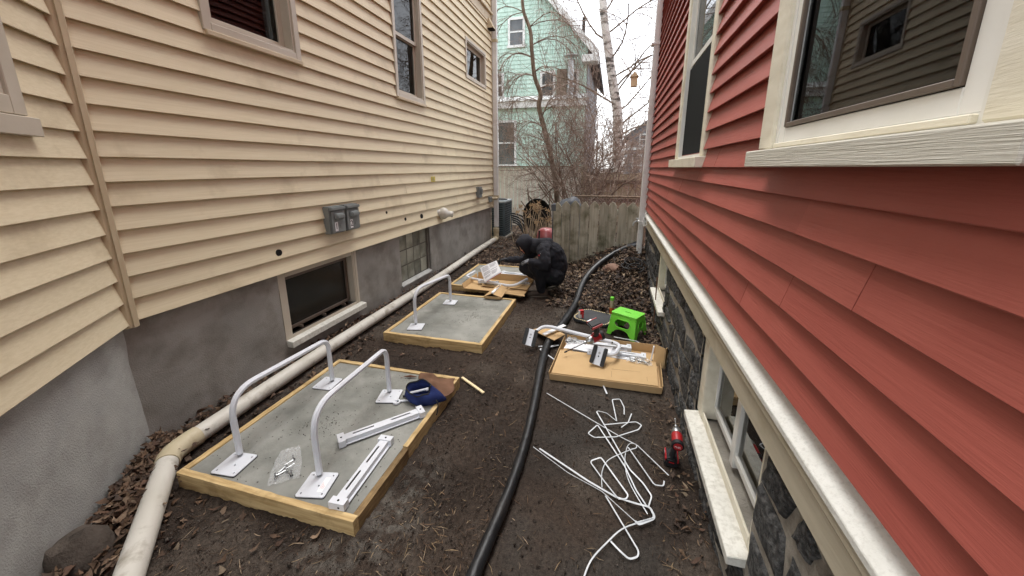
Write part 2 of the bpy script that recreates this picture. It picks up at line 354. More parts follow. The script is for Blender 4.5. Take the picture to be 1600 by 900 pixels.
MT['shoe'] = mat('brown_work_shoe', c(58, 48, 40), c(80, 68, 58), .7, ns=12)
MT['sole'] = mat('pale_sole', c(84, 76, 66), c(104, 95, 84), .8, ns=9)
MT['fence_green'] = mat('weathered_mossy_boards', c(150, 146, 130), c(184, 179, 163), .9, scale=(10, 10, .8), ns=3, detail=9, bump=.5, bs=8, bscale=(14, 14, .8), rnd=.12, dirt=c(86, 86, 62), dirt_s=3, dirt_lo=.48, dirt_hi=.72, spec=.15, bdist=.006)
MT['fence_beige'] = mat('grey_beige_boards', c(204, 200, 195), c(222, 218, 213), .85, scale=(8, 8, .7), ns=3, detail=8, bump=.35, bs=8, bscale=(14, 14, .8), rnd=.07, dirt=c(172, 166, 158), dirt_s=2.5, dirt_lo=.52, dirt_hi=.75, spec=.15, bdist=.006)
MT['fence_tan'] = mat('olive_tan_boards', c(182, 175, 150), c(210, 203, 180), .9, scale=(8, 8, .7), ns=3, detail=8, bump=.4, bs=8, bscale=(14, 14, .8), rnd=.1, dirt=c(140, 138, 112), dirt_s=3, dirt_lo=.5, dirt_hi=.75, spec=.15)
MT['shingle'] = mat('mint_green_shingles', c(186, 214, 202), c(202, 227, 216), .8, scale=(5, 1, 1), ns=2.4, detail=5, bump=.2, bs=20, spec=.2, dirt=c(172, 202, 189), dirt_s=4)
MT['house_white'] = mat('white_house_trim', c(222, 224, 222), c(232, 234, 232), .6, ns=4, dirt=c(190, 190, 184), dirt_s=3)
MT['far_glass'] = mat('far_dark_glass', c(54, 58, 62), c(92, 96, 98), .08, ns=2.5, spec=.6)
MT['far_grey'] = mat('far_grey_clapboard_and_side_shade', c(110, 112, 118), c(124, 126, 130), .8, ns=3)
MT['roof'] = mat('asphalt_roof', c(72, 72, 74), c(92, 90, 90), .9, ns=9)
MT['ac'] = mat('slate_metal_cabinet', c(58, 70, 76), c(68, 80, 86), .5, ns=8)
MT['ac_dark'] = mat('dark_louvre_void', c(18, 20, 22), c(26, 28, 30), .8, ns=8)
MT['ac_top'] = mat('pale_grey_cabinet_top', c(150, 158, 162), c(166, 172, 176), .5, ns=8)
MT['bark'] = mat('grey_brown_bark', c(96, 84, 72), c(138, 124, 109), .9, scale=(2, 2, .5), ns=9, detail=8, bump=.7, bs=20, bdist=.02, spec=.15)
MT['twig'] = mat('brown_twigs', c(108, 94, 84), c(148, 132, 120), .85, ns=6, spec=.2)
MT['twig_red'] = mat('reddish_brown_twigs', c(112, 94, 86), c(152, 132, 122), .85, ns=6, spec=.2)
MT['birch'] = mat('white_birch_bark', c(84, 80, 76), c(206, 202, 196), .8, scale=(1, 1, 2.6), ns=4, detail=7, lo=.38, hi=.52, bump=.4, bs=20, spec=.2)
MT['dry_stalk'] = mat('tan_dry_stalks', c(176, 160, 132), c(200, 186, 160), .9, ns=9)
MT['red_machine'] = mat('glossy_red_cowl', c(150, 62, 66), c(186, 120, 120), .3, ns=4, coat=.6)
MT['tarp'] = mat('dark_grey_tarp', c(66, 70, 76), c(84, 88, 94), .6, ns=5, bump=.4, bs=9)
MT['brick_red'] = mat('dull_brown_rock', c(110, 84, 70), c(134, 106, 92), .9, ns=8, bump=.6, bs=30)
MT['rock'] = mat('dark_brown_rock', c(62, 54, 47), c(84, 75, 67), .9, ns=8, bump=.8, bs=26, bdist=.02)
MT['rust'] = mat('rusty_iron', c(92, 62, 48), c(116, 82, 66), .85, ns=20)
MT['yellow'] = mat('yellow_sticker', c(188, 168, 44), c(202, 184, 64), .6, ns=20, detail=2)
MT['orange'] = mat('orange_print', c(206, 104, 42), None, .5)
MT['black_print'] = mat('black_print', c(20, 20, 20), None, .6)
MT['white_label'] = mat('white_label', c(230, 230, 230), None, .6)
MT['feeder'] = mat('honey_wood', c(176, 152, 118), c(194, 170, 136), .8, ns=6)
MT['wire'] = mat('black_wire', c(30, 30, 32), None, .7)
MT['soil'] = attr_mat('damp_soil', .92, .9, 130, .012, .22, .5, 48, rvar=.1)
MT['leaf'] = attr_mat('dead_leaves', .75, .3, 60, .004, .3, .3, 40)
MT['chip'] = attr_mat('wood_shreds', .85, .2, 60, .004, .2, .2, 40)
def bag_mat():
    m = bpy.data.materials.new('clear_plastic_bag'); m.use_nodes = True
    n = m.node_tree; L = n.links.new; N = n.nodes.new; p = n.nodes['Principled BSDF']; o = n.nodes['Material Output']
    p.inputs['Base Color'].default_value = c(214, 216, 216); p.inputs['Roughness'].default_value = .12; p.inputs['Specular IOR Level'].default_value = .8
    t = N('ShaderNodeBsdfTransparent'); x = N('ShaderNodeMixShader'); f = N('ShaderNodeLayerWeight'); f.inputs['Blend'].default_value = .3
    mr = N('ShaderNodeMapRange'); mr.inputs['To Min'].default_value = .16; mr.inputs['To Max'].default_value = .75
    L(f.outputs['Facing'], mr.inputs['Value']); L(mr.outputs[0], x.inputs['Fac']); L(t.outputs[0], x.inputs[1]); L(p.outputs[0], x.inputs[2]); L(x.outputs[0], o.inputs['Surface'])
    return m
MT['plastic_bag'] = bag_mat()
# ---------------------------------------------------------------- ground
def gh(x, y):
    x = np.asarray(x, dtype=np.float64); y = np.asarray(y, dtype=np.float64)
    m = .46 * sstep(x, -.95, .40) * sstep(y, 4.35, 6.35) * (1 - .75 * sstep(y, 6.5, 8.5))
    m = m * (.8 + .4 * fbm(x * 2.2 + 3, y * 2.2, 0, 3))
    e = .035 * sstep(-x, 2.5, 2.75) * sstep(y, 1.0, 2.0) + .05 * sstep(x, .42, .56) * sstep(-y, -4, -1)
    rough = .034 * (fbm(x * 2.1, y * 2.1, 1, 4) - .5)
    far = sstep(np.abs(x) + np.abs(y - 5), 16, 40)
    return m + e * .6 + rough * (1 - far)
def gz(x, y): return float(gh(x, y))
def make_ground():
    fx = np.arange(-2.95, .72, .0125); fy = np.concatenate([np.arange(.45, 3.2, .0125), np.arange(3.2, 7.0, .022), np.arange(7.0, 12.0, .09)])
    cx = np.array([.9, 1.4, 2.2, 3.5, 6, 10, 20, 45, 100, 260, 600]); xs = np.concatenate([-cx[::-1] - 2.4, fx, cx])
    ys = np.concatenate([np.array([-600, -200, -60, -20, -8, -3, -1, -.2, .2]), fy, np.array([12.4, 13, 14, 16, 20, 28, 45, 90, 200, 600])])
    X, Y = np.meshgrid(xs, ys); Z = gh(X, Y)
    loc = np.exp(-np.clip(np.abs(X + 1) - 2.5, 0, 9)) * (Y < 8)
    d = fbm(X * 14, Y * 14, 2, 4, .6) - .5
    path = sstep(X, -.55, -.3) * (1 - sstep(Y, 2.7, 3.1)) * (1 - sstep(X, .25, .42))     # trodden strip right of the hose
    Z = Z + loc * d * (.030 - .020 * path)
    Z = Z + loc * (fbm(X * 45, Y * 45, 4, 2) - .5) * (.02 - .011 * path)
    d2 = fbm(X * 1.3, Y * 1.3, 7, 4)
    base = np.array([.050, .036, .027]); dry = np.array([.076, .060, .047]); dark = np.array([.032, .023, .0175]); grey = np.array([.20, .19, .165])
    t = sstep(d2, .40, .66)[..., None]; C = base * (1 - t) + dark * t
    t = (sstep(fbm(X * 2.1 + 9, Y * 2.1, 3, 5), .52, .70) * .8)[..., None]; C = C * (1 - t) + dry * t
    t = (path * .55 * sstep(fbm(X * 3, Y * 3, 5, 4), .3, .6))[..., None]; C = C * (1 - t) + np.array([.052, .047, .041]) * t
    # cement slurry spilled along the near right edge of the first slab
    sl = np.exp(-((X + .98) / .13) ** 2) * np.exp(-((Y - 1.35) / .34) ** 2) + .8 * np.exp(-((X + 1.2) / .16) ** 2 - ((Y - 1.08) / .09) ** 2) + .5 * np.exp(-((X + .42) / .16) ** 2 - ((Y - 4.3) / .5) ** 2)
    t = (np.clip(sl * .42, 0, 1) * sstep(fbm(X * 22, Y * 22, 3, 4), .42, .60))[..., None]; C = C * (1 - t) + grey * t
    n, k = X.shape; idx = np.arange(n * k).reshape(n, k)
    F = np.stack([idx[:-1, :-1], idx[:-1, 1:], idx[1:, 1:], idx[1:, :-1]], -1).reshape(-1, 4)
    o = np_mesh('ground', np.stack([X, Y, Z], -1).reshape(-1, 3), F, MT['soil'], None, True, C.reshape(-1, 3))
    return struct(o)
make_ground()

# ---------------------------------------------------------------- wall toolkit
def cuts(u0, u1, z0, z1, ops):
    U = sorted({u0, u1} | {min(max(q, u0), u1) for o in ops for q in o[:2]}); Z = sorted({z0, z1} | {min(max(q, z0), z1) for o in ops for q in o[2:4]})
    for a, b in zip(U, U[1:]):
        for e, f in zip(Z, Z[1:]):
            cu, cz = (a + b) / 2, (e + f) / 2
            if not any(o[0] < cu < o[1] and o[2] < cz < o[3] for o in ops): yield a, b, e, f
def wall_panel(parent, name, T, u0, u1, z0, z1, w0, w1, ops, m):
    mb = MB()
    for a, b, e, f in cuts(u0, u1, z0, z1, ops): mb.box(a, b, w0, w1, e, f)
    mb.v = [tuple(T(u, w_, z)) for u, w_, z in mb.v]
    return mb.build(name, m, parent)
def grid_wall(parent, name, T, u0, u1, z0, z1, w0, ops, m, step=.04, amp=.006, fq=6.0, seed=0):
    def ax(a, b, pts):
        s = [a]
        for q in sorted({p for p in pts if a < p < b} | {b}):
            k = max(1, int(round((q - s[-1]) / step))); s += list(np.linspace(s[-1], q, k + 1)[1:])
        return np.array(s)
    U = ax(u0, u1, [q for o in ops for q in o[:2]]); Z = ax(z0, z1, [q for o in ops for q in o[2:4]])
    UU, ZZ = np.meshgrid(U, Z); W = w0 + amp * 2 * (fbm(UU * fq + seed, ZZ * fq, seed, 4) - .5)
    V = np.array([T(u, ww, z) for u, ww, z in zip(UU.ravel(), W.ravel(), ZZ.ravel())])
    n, k = UU.shape; F = []
    for i in range(n - 1):
        for j in range(k - 1):
            cu, cz = (U[j] + U[j + 1]) / 2, (Z[i] + Z[i + 1]) / 2
            if not any(o[0] < cu < o[1] and o[2] < cz < o[3] for o in ops): F.append((i * k + j, i * k + j + 1, (i + 1) * k + j + 1, (i + 1) * k + j))
    return np_mesh(name, V, np.array(F), m, parent, True)
def siding(parent, T, u0, u1, zl, ops, m, butt, seams=(), name='siding_board', gap=.0012, lean=.012, wav=.0016):
    for i in range(len(zl) - 1):
        za, zb = zl[i], zl[i + 1]; ex = zb - za
        us = sorted({u0, u1} | {q for o in ops for q in o[:2] if u0 < q < u1} | {q for k, q in seams if k == i and u0 < q < u1})
        segs = []
        for a, b in zip(us, us[1:]):
            lo, hi = za, zb + lean
            for o in ops:
                if o[0] < (a + b) / 2 < o[1]:
                    if o[2] <= za + .004 and o[3] >= zb - .004: lo = hi = 0
                    elif o[2] <= za + .004 < o[3]: lo = max(lo, o[3])
                    elif o[2] < zb and o[2] > za: hi = min(hi, o[2])
            if hi - lo > .006: segs.append([a, b, lo, hi])
        joined = []
        for sg in segs:                       # join neighbours of the same height unless a seam lies between
            if joined and abs(joined[-1][1] - sg[0]) < 1e-6 and joined[-1][2:] == sg[2:] and not any(k == i and abs(q - sg[0]) < 1e-6 for k, q in seams): joined[-1][1] = sg[1]
            else: joined.append(sg)
        for a, b, lo, hi in joined:
            wz = lambda z: .003 + (butt - .003) * (1 - (z - za) / ex) if z < zb else .003 - .002
            dz = random.uniform(-.0012, .0012); dw = random.uniform(0, .0015)
            n = max(1, int((b - a) / .2)); mb = MB(); vs = []
            for q in range(n + 1):
                u = a + gap + (b - a - 2 * gap) * q / n; jz = dz + wav * mnoise.noise(Vector((u * 1.7, za * 31, 4.2)))
                vs += [T(u, -.004, lo + (.010 if lo == za else 0)), T(u, wz(lo) + dw - .0015, lo + jz * (lo == za)), T(u, wz(lo) + dw, lo + .0025 + jz), T(u, wz(hi) + dw, hi), T(u, -.004, hi)]
            fs = []
            for q in range(n):
                for e in range(5): fs.append((q * 5 + e, q * 5 + (e + 1) % 5, q * 5 + 5 + (e + 1) % 5, q * 5 + 5 + e))
            fs += [(4, 3, 2, 1, 0), tuple(n * 5 + e for e in range(5))]
            mb.add(vs, fs).build(name, m, parent)
def rect_frame(mb, u0, u1, z0, z1, wd, w0, w1, bot=True, top=True):
    mb.box(u0, u0 + wd, w0, w1, z0, z1); mb.box(u1 - wd, u1, w0, w1, z0, z1)
    if bot: mb.box(u0 + wd, u1 - wd, w0, w1, z0, z0 + wd)
    if top: mb.box(u0 + wd, u1 - wd, w0, w1, z1 - wd, z1)
    return mb
def mapT(mb, T): mb.v = [tuple(T(u, ww, z)) for u, ww, z in mb.v]; return mb
def window(parent, T, u0, u1, z0, z1, cw=.08, proud=.03, m_case='win_tan', m_sash='win_tan', sash=.045, rail=None, sill=None, screen=None, room=.7,
           pane='glass', depth=.05, label=None, curtain=False, casing_bottom=True, m_sill='sill', bev=.003):
    """casing (the part) > jamb, sash, pane, screen, sill, room behind the glass"""
    f = rect_frame(MB(), u0, u1, z0, z1, cw, -.02, proud, bot=casing_bottom); wn = mapT(f, T).build('window', MT[m_case], parent, bevel=bev)
    if label: wn['label'] = label
    a, b, e, g = u0 + cw, u1 - cw, z0 + (cw if casing_bottom else 0), z1 - cw
    if proud > .01: mapT(rect_frame(MB(), a, b, e, g, .018, -depth - .02, proud - .012), T).build('jamb', MT[m_sash], wn)
    a += .018; b -= .018; e += .018; g -= .018
    if rail:
        up = MB(); rect_frame(up, a, b, rail, g, sash, -depth - .004, -depth + .022); mapT(up, T).build('upper_sash', MT[m_sash], wn, bevel=.002)
        lo = MB(); rect_frame(lo, a, b, e, rail + .035, sash, -depth - .042, -depth - .008); mapT(lo, T).build('lower_sash', MT[m_sash], wn, bevel=.002)
        mapT(MB().box(a + sash, b - sash, -depth + .006, -depth + .010, rail + sash, g - sash), T).build('pane', MT[pane], wn)
        mapT(MB().box(a + sash, b - sash, -depth - .028, -depth - .024, e + sash, rail + .035 - sash), T).build('pane', MT[pane], wn)
    else:
        s = MB(); rect_frame(s, a, b, e, g, sash, -depth - .03, -depth); mapT(s, T).build('sash', MT[m_sash], wn, bevel=.002)
        mapT(MB().box(a + sash, b - sash, -depth - .018, -depth - .014, e + sash, g - sash), T).build('pane', MT[pane], wn)
    if screen:
        mapT(MB().box(a + .01, b - .01, -depth + .024, -depth + .027, e + .01, screen), T).build('insect_screen', MT['screen'], wn)
    if sill:
        su0, su1, sz0, sz1, sw = sill
        p = [(su0, -.02, sz0), (su0, sw, sz0), (su0, sw, sz1 - .008), (su0, -.02, sz1)]
        mapT(MB().prism(p, (su1 - su0, 0, 0)), T).build('sill', MT[m_sill], wn, bevel=.003)
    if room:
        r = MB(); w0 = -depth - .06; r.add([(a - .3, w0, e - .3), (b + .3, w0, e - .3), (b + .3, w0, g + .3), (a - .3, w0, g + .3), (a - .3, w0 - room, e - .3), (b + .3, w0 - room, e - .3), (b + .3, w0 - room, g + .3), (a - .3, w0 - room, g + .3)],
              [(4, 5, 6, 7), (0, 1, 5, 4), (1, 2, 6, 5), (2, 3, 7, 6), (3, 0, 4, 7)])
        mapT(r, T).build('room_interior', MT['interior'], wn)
        if curtain:
            cm = MB(); k = 24; vs = []
            for i in range(k + 1):
                u = a + (b - a) * .42 * i / k; ww = w0 - .08 + .02 * math.sin(i * 1.9); vs += [(u, ww, e), (u, ww, g)]
            cm.add(vs, [(2 * i, 2 * i + 2, 2 * i + 3, 2 * i + 1) for i in range(k)]); mapT(cm, T).build('curtain', MT['curtain'], wn, smooth=True)
    return wn

# ---------------------------------------------------------------- beige house (left)
beige = thing('beige_house', (-2.75, 4.9, 0), 'beige vinyl-sided house with grey stucco foundation along the left of the yard', 'house')
TL = lambda u, ww, z: (-2.75 + ww, u, z)
BA = R(37.5); BC = (-2.752, 1.392); BD = (math.sin(BA), -math.cos(BA)); BN = (math.cos(BA), math.sin(BA)); BL = 1.6
TB = lambda u, ww, z: (BC[0] + BD[0] * u + BN[0] * ww, BC[1] + BD[1] * u + BN[1] * ww, z)
W1 = (2.14, 2.975, 2.66, 4.1); W2 = (4.50, 5.265, 2.64, 4.35); W3 = (6.91, 8.03, 3.365, 4.06)
BW = (2.46, 3.50, .18, .845); GB = (4.40, 5.275, .135, .83)
zl_L = [.853 + .1365 * i for i in range(36)]
opsL = [W1, W2, W3]
wall_panel(beige, 'sheathing', TL, 1.40, 8.44, .87, 6.9, -.12, -.006, [(o[0] + .06, o[1] - .06, o[2] + .06, o[3] - .06) for o in opsL], MT['vinyl'])
seamsL = [(i, 6.32 + (.09 if i % 2 else 0)) for i in range(0, 20)] + [(1, 5.05), (2, 5.12), (3, 5.02), (0, 4.95), (4, 4.6), (5, 4.0)] + [(i, 5.9 - .37 * (i % 3)) for i in range(21, 34)]
siding(beige, TL, 1.425, 8.44, zl_L, opsL, MT['vinyl'], .029, seamsL)
WB = (.375, 1.40, 1.97, 3.6)
wall_panel(beige, 'sheathing', TB, 0, BL, .84, 6.9, -.12, -.006, [(WB[0] + .06, WB[1] - .06, WB[2] + .06, WB[3] - .06)], MT['vinyl'])
siding(beige, TB, .022, BL, [.84 + .1365 * i for i in range(22)], [WB], MT['vinyl'], .029)
E_ = TB(BL, 0, 0)
TS = lambda u, ww, z: (E_[0] + ww, u, z)
wall_panel(beige, 'sheathing', TS, -.9, E_[1] - .002, .84, 6.9, -.12, -.006, [], MT['vinyl'])
siding(beige, TS, -.9, E_[1], [.84 + .1365 * i for i in range(22)], [], MT['vinyl'], .029)
# corner post of the inside corner and the outside corner at the bay
post = MB(); post.prism([(-2.752 + .048, 1.385, .822), (-2.752 + .048, 1.432, .822), (-2.752 - .01, 1.445, .822), (-2.752 - .01, 1.35, .822), (-2.752 + .02, 1.352, .822)], (0, 0, 6.0)).build('inside_corner_post', MT['vinyl_trim'], beige, bevel=.004)
MB().box(-2.752 + .051, -2.752 + .056, 1.40, 1.418, .825, 6.8).build('corner_post_rib', MT['vinyl_trim'], beige)
MB().box(E_[0] - .05, E_[0] + .025, E_[1] - .04, E_[1] + .045, .83, 6.9).build('outside_corner_post', MT['vinyl_trim'], beige, bevel=.004)
MB().box(-2.80, -2.722, 8.425, 8.50, .82, 6.9).build('outside_corner_post', MT['vinyl_trim'], beige, bevel=.004)
# foundation
fnd = grid_wall(beige, 'foundation', TL, 1.30, 8.46, -.2, .90, -.022, [(BW[0], BW[1], BW[2], .95), (GB[0], GB[1], GB[2], .95)], MT['stucco'], .035, .007, 5, 3)
grid_wall(beige, 'foundation', TB, -.02, BL + .02, -.2, .88, -.022, [], MT['stucco_grey'], .04, .008, 4, 9)
MB().box(E_[0] - .12, E_[0] - .022, -.9, E_[1] + .01, -.2, .86).build('foundation', MT['stucco'], beige)
MB().box(-2.95, -2.79, 1.3, BW[0], -.2, .9).box(-2.95, -2.79, BW[1], GB[0], -.2, .9).box(-2.95, -2.79, GB[1], 8.46, -.2, .9).box(-2.95, -2.79, BW[0], BW[1], -.2, BW[2]).box(-2.95, -2.79, GB[0], GB[1], -.2, GB[2]).build('foundation_core', MT['stucco'], beige)
MB().box(-9, -2.77, 8.40, 8.44, -.2, 6.9).build('end_wall', MT['vinyl'], beige)
MB().box(-9, E_[0] - .01, -.94, -.902, -.2, 6.9).build('end_wall', MT['vinyl'], beige)
MB().box(-9, -2.30, 1.0, 8.9, 6.9, 7.05).box(-9, E_[0] + .4, -1.2, 1.0, 6.9, 7.05).build('roof_eave', MT['vinyl_trim'], beige)
MB().box(-2.756, -2.715, 5.4, 8.42, 4.72, 4.90).box(-2.756, -2.67, 5.4, 8.42, 4.90, 4.94).build('belt_trim', MT['vinyl_trim'], beige, bevel=.004)
# broken stucco patch near the base
for (u, z, su, sz) in ():
    n_ = 16; pl = []
    for i in range(n_):
        a = 2 * math.pi * i / n_; q = random.uniform(.55, 1.1); pl.append((u + math.cos(a) * su * q, -.0215, z + math.sin(a) * sz * q + math.cos(a) * su * .35))
    mapT(MB().prism(pl, (0, .006, 0)), TL).build('stucco_patch', MT['mortar'], fnd)
# windows
window(beige, TL, *W1, cw=.055, proud=.036, rail=3.35, sash=.05, sill=(W1[0] + .01, W1[1] - .005, 2.628, 2.668, .052), m_sill='vinyl_trim', curtain=False)
window(beige, TL, *W2, cw=.055, proud=.036, rail=3.40, sash=.045, sill=(W2[0] + .01, W2[1] - .005, 2.608, 2.648, .052), m_sill='vinyl_trim', curtain=True)
window(beige, TL, *W3, cw=.05, proud=.036, sash=.05)
window(beige, TB, *WB, cw=.075, proud=.036, rail=2.7, sash=.05, sill=(WB[0] - .03, WB[1] + .03, 1.885, 1.972, .055), m_sill='win_tan')
bw = window(beige, TL, BW[0], BW[1], BW[2], BW[3] + .03, cw=.075, proud=-.022, depth=.085, m_case='win_tan', m_sash='dark_frame', sash=.03, sill=(BW[0] - .0, BW[1] + .02, BW[2] - .02, BW[2] + .045, .048), m_sill='sill', pane='dark_pane', bev=.004)
mapT(MB().box(BW[1] - .068, BW[1] - .004, -.12, -.015, BW[2] + .065, .86).box(BW[1] - .05, BW[1] - .02, -.015, -.008, BW[2] + .07, .86), TL).build('jamb_board', MT['win_tan'], bw, bevel=.004)
for u in (BW[0] + .22, BW[0] + .52, BW[0] + .82): mapT(MB().box(u, u + .014, -.10, -.05, BW[2] + .075, BW[2] + .10), TL).build('screen_clip', MT['dark_frame'], bw)
# glass block window
gw = mapT(MB().box(GB[0], GB[1], -.14, -.07, GB[2] - .0, .86), TL).build('glass_block_window', MT['dark_joint'], beige)
nb = 4; bwid = (GB[1] - GB[0] - .10) / nb; bh = .225
for i in range(nb):
    for j in range(3):
        u = GB[0] + .05 + bwid * i; z = GB[2] + .025 + bh * j
        mb = MB(); k = 4; vs = []; fs = []
        for a in range(k + 1):
            for b in range(k + 1):
                e = min(a, b, k - a, k - b); vs.append((u + .008 + (bwid - .016) * a / k, -.068 + (.0 if e == 0 else .010 + random.uniform(-.003, .003)), z + .008 + (bh - .016) * b / k))
        for a in range(k):
            for b in range(k): fs.append((a * (k + 1) + b, (a + 1) * (k + 1) + b, (a + 1) * (k + 1) + b + 1, a * (k + 1) + b + 1))
        mapT(mb.add(vs, fs), TL).build('glass_block', MT['glassblock'], gw, smooth=True, angle=180)
mapT(MB().prism([(GB[0] - .01, -.06, GB[2] - .03), (GB[0] - .01, .0, GB[2] - .025), (GB[0] - .01, .0, GB[2] - .005), (GB[0] - .01, -.06, GB[2] + .03)], (GB[1] - GB[0] + .02, 0, 0)), TL).build('sill', MT['stucco_grey'], gw, bevel=.003)
# round holes drilled through the siding
for u, z, r in ((2.475, 1.04, .030), (4.98, 1.04, .040), (4.53, 1.06, .024), (4.10, 1.20, .018)):
    fr = ((z - .853) / .1365) % 1; mb = MB(); mb.lathe([(r, -.012), (r, .004)], (-2.75 + .003 + .026 * (1 - fr) + .002, u, z), (1, 0, 0), 14); mb.build('drilled_hole', MT['hole'], beige)

# ---------------------------------------------------------------- red house (right)
redh = thing('red_house', (.56, 2.5, 0), 'red clapboard house with cream trim and dark rubble-stone foundation on the right', 'house')
TR = lambda u, ww, z: (.535 - ww, u, z)
V1 = (.600, 1.557, 1.81, 3.35); V2 = (2.50, 3.56, 1.82, 3.42)
B1 = (1.28, 2.21, .315, .90); B2 = (3.74, 4.46, .36, .90)
zl_R = [1.122, 1.228, 1.343, 1.454, 1.566, 1.668, 1.752] + [1.752 + .1020 * i for i in range(1, 38)]
wall_panel(redh, 'sheathing', TR, -1.3, 6.16, .9, 6.9, -.12, -.006, [(o[0] + .06, o[1] - .06, o[2] + .06, o[3] - .06) for o in (V1, V2)], MT['red'])
seamsR = [(4, 1.205), (2, 1.22), (3, .90), (0, 2.05), (1, 1.55), (5, 2.6), (4, 3.2), (6, 2.2), (3, 3.9), (1, 3.4), (0, 4.2)] + [(i, 4.0 + .31 * (i * 7 % 5)) for i in range(8, 40)] + [(i, -.9 + .3 * (i % 4)) for i in range(0, 40)]
siding(redh, TR, -1.3, 6.10, zl_R, [V1, V2], MT['red'], .031, seamsR, lean=.015, wav=.0022)
MB().prism([(.492, -1.3, 1.028), (.492, -1.3, 1.047), (.500, -1.3, 1.054), (.548, -1.3, 1.094), (.548, -1.3, 1.028)], (0, 7.47, 0)).build('drip_cap', MT['cap'], redh, bevel=.002)
sk = MB().box(.5235, .56, -1.3, 6.16, .868, 1.0275).build('skirt_board', MT['skirt'], redh, bevel=.003)
MB().tube([(.5195, -1.3, .985), (.5195, 6.15, .985)], .011, 8).build('bead_moulding', MT['skirt'], sk, smooth=True)
MB().box(.505, .60, 6.105, 6.20, .86, 6.9).build('corner_board', MT['house_white'], redh, bevel=.004)
MB().box(.60, 8, 6.15, 6.19, -.2, 6.9).build('end_wall', MT['red'], redh)
MB().box(.545, 8, -1.34, -1.302, -.2, 6.9).build('end_wall', MT['red'], redh)
MB().box(.10, 8, -1.7, 6.6, 6.9, 7.05).build('roof_eave', MT['house_white'], redh)
# foundation: mortar bed with rubble stones standing proud of it
TF = lambda u, ww, z: (.56 - ww, u, z)
fR = grid_wall(redh, 'foundation', TF, -1.0, 6.16, -.2, .905, -.0015, [B1, B2], MT['mortar'], .03, .006, 8, 21)
MB().box(.585, .75, -1.3, B1[0], -.2, .9).box(.585, .75, B1[1], B2[0], -.2, .9).box(.585, .75, B2[1], 6.16, -.2, .9).box(.585, .75, B1[0], B1[1], -.2, B1[2]).box(.585, .75, B2[0], B2[1], -.2, B2[2]).build('foundation_core', MT['mortar'], redh)
def stone(poly, bulge):
    """poly: convex outline in (u, z); a rough-faced pillow"""
    cx = sum(p[0] for p in poly) / len(poly); cz = sum(p[1] for p in poly) / len(poly)
    rim = []
    n = len(poly)
    for i in range(n):
        a, b = poly[i], poly[(i + 1) % n]
        for t in (0, .34, .67):
            rim.append((a[0] + (b[0] - a[0]) * t + random.uniform(-.006, .006), a[1] + (b[1] - a[1]) * t + random.uniform(-.006, .006)))
    k = len(rim); vs = []
    for q, ww in ((1.0, -.014), (.97, .002), (.84, bulge * .75), (.45, bulge)):
        for (u, z) in rim:
            jw = random.uniform(-.35, .35) * bulge if q < .95 else random.uniform(-.002, .002)
            vs.append((cx + (u - cx) * q, ww + jw, cz + (z - cz) * q))
    vs.append((cx, bulge * random.uniform(.8, 1.2), cz)); fs = []
    for r_ in range(3):
        for i in range(k): fs.append((r_ * k + i, r_ * k + (i + 1) % k, (r_ + 1) * k + (i + 1) % k, (r_ + 1) * k + i))
    for i in range(k): fs.append((3 * k + i, 3 * k + (i + 1) % k, 4 * k))
    return mapT(MB().add(vs, fs), TF).build('stone', MT['stone'], fR, smooth=True, angle=28)
zr = -.12; rows = []
while zr < .86:
    h = random.uniform(.13, .21); rows.append((zr, min(zr + h, .885))); zr += h
for z0, z1 in rows:
    if z1 - z0 < .05: continue
    u = .25 + random.uniform(0, .2); edges = [u]
    while u < 6.1: u += random.uniform(.19, .42); edges.append(u)
    jit = [(random.uniform(-.075, .075), random.uniform(-.075, .075)) for _ in edges]
    zj = [(random.uniform(-.035, .03), random.uniform(-.03, .035)) for _ in edges]
    for i in range(len(edges) - 1):
        g = .021
        p = [(edges[i] + jit[i][0] + g, z0 + zj[i][0] + g), (edges[i + 1] + jit[i + 1][0] - g, z0 + zj[i + 1][0] + g), (edges[i + 1] + jit[i + 1][1] - g, z1 + zj[i + 1][1] - g), (edges[i] + jit[i][1] + g, z1 + zj[i][1] - g)]
        p = [(q[0], min(q[1], .885)) for q in p]
        bad = False
        for o in (B1, B2):
            us = [q[0] for q in p]; zs = [q[1] for q in p]
            if max(us) > o[0] and min(us) < o[1] and max(zs) > o[2] - .05 and min(zs) < o[3]:
                if min(us) < o[0] - .07: p = [(min(q[0], o[0] - .012), q[1]) for q in p]
                elif max(us) > o[1] + .07: p = [(max(q[0], o[1] + .012), q[1]) for q in p]
                elif min(zs) < o[2] - .12: p = [(q[0], min(q[1], o[2] - .055)) for q in p]
                else: bad = True
        if bad: continue
        if random.random() < .45: p.insert(3, ((p[2][0] + p[3][0]) / 2 + random.uniform(-.04, .04), min(.885, max(p[2][1], p[3][1]) + .015)))
        stone(p, random.uniform(.010, .020))
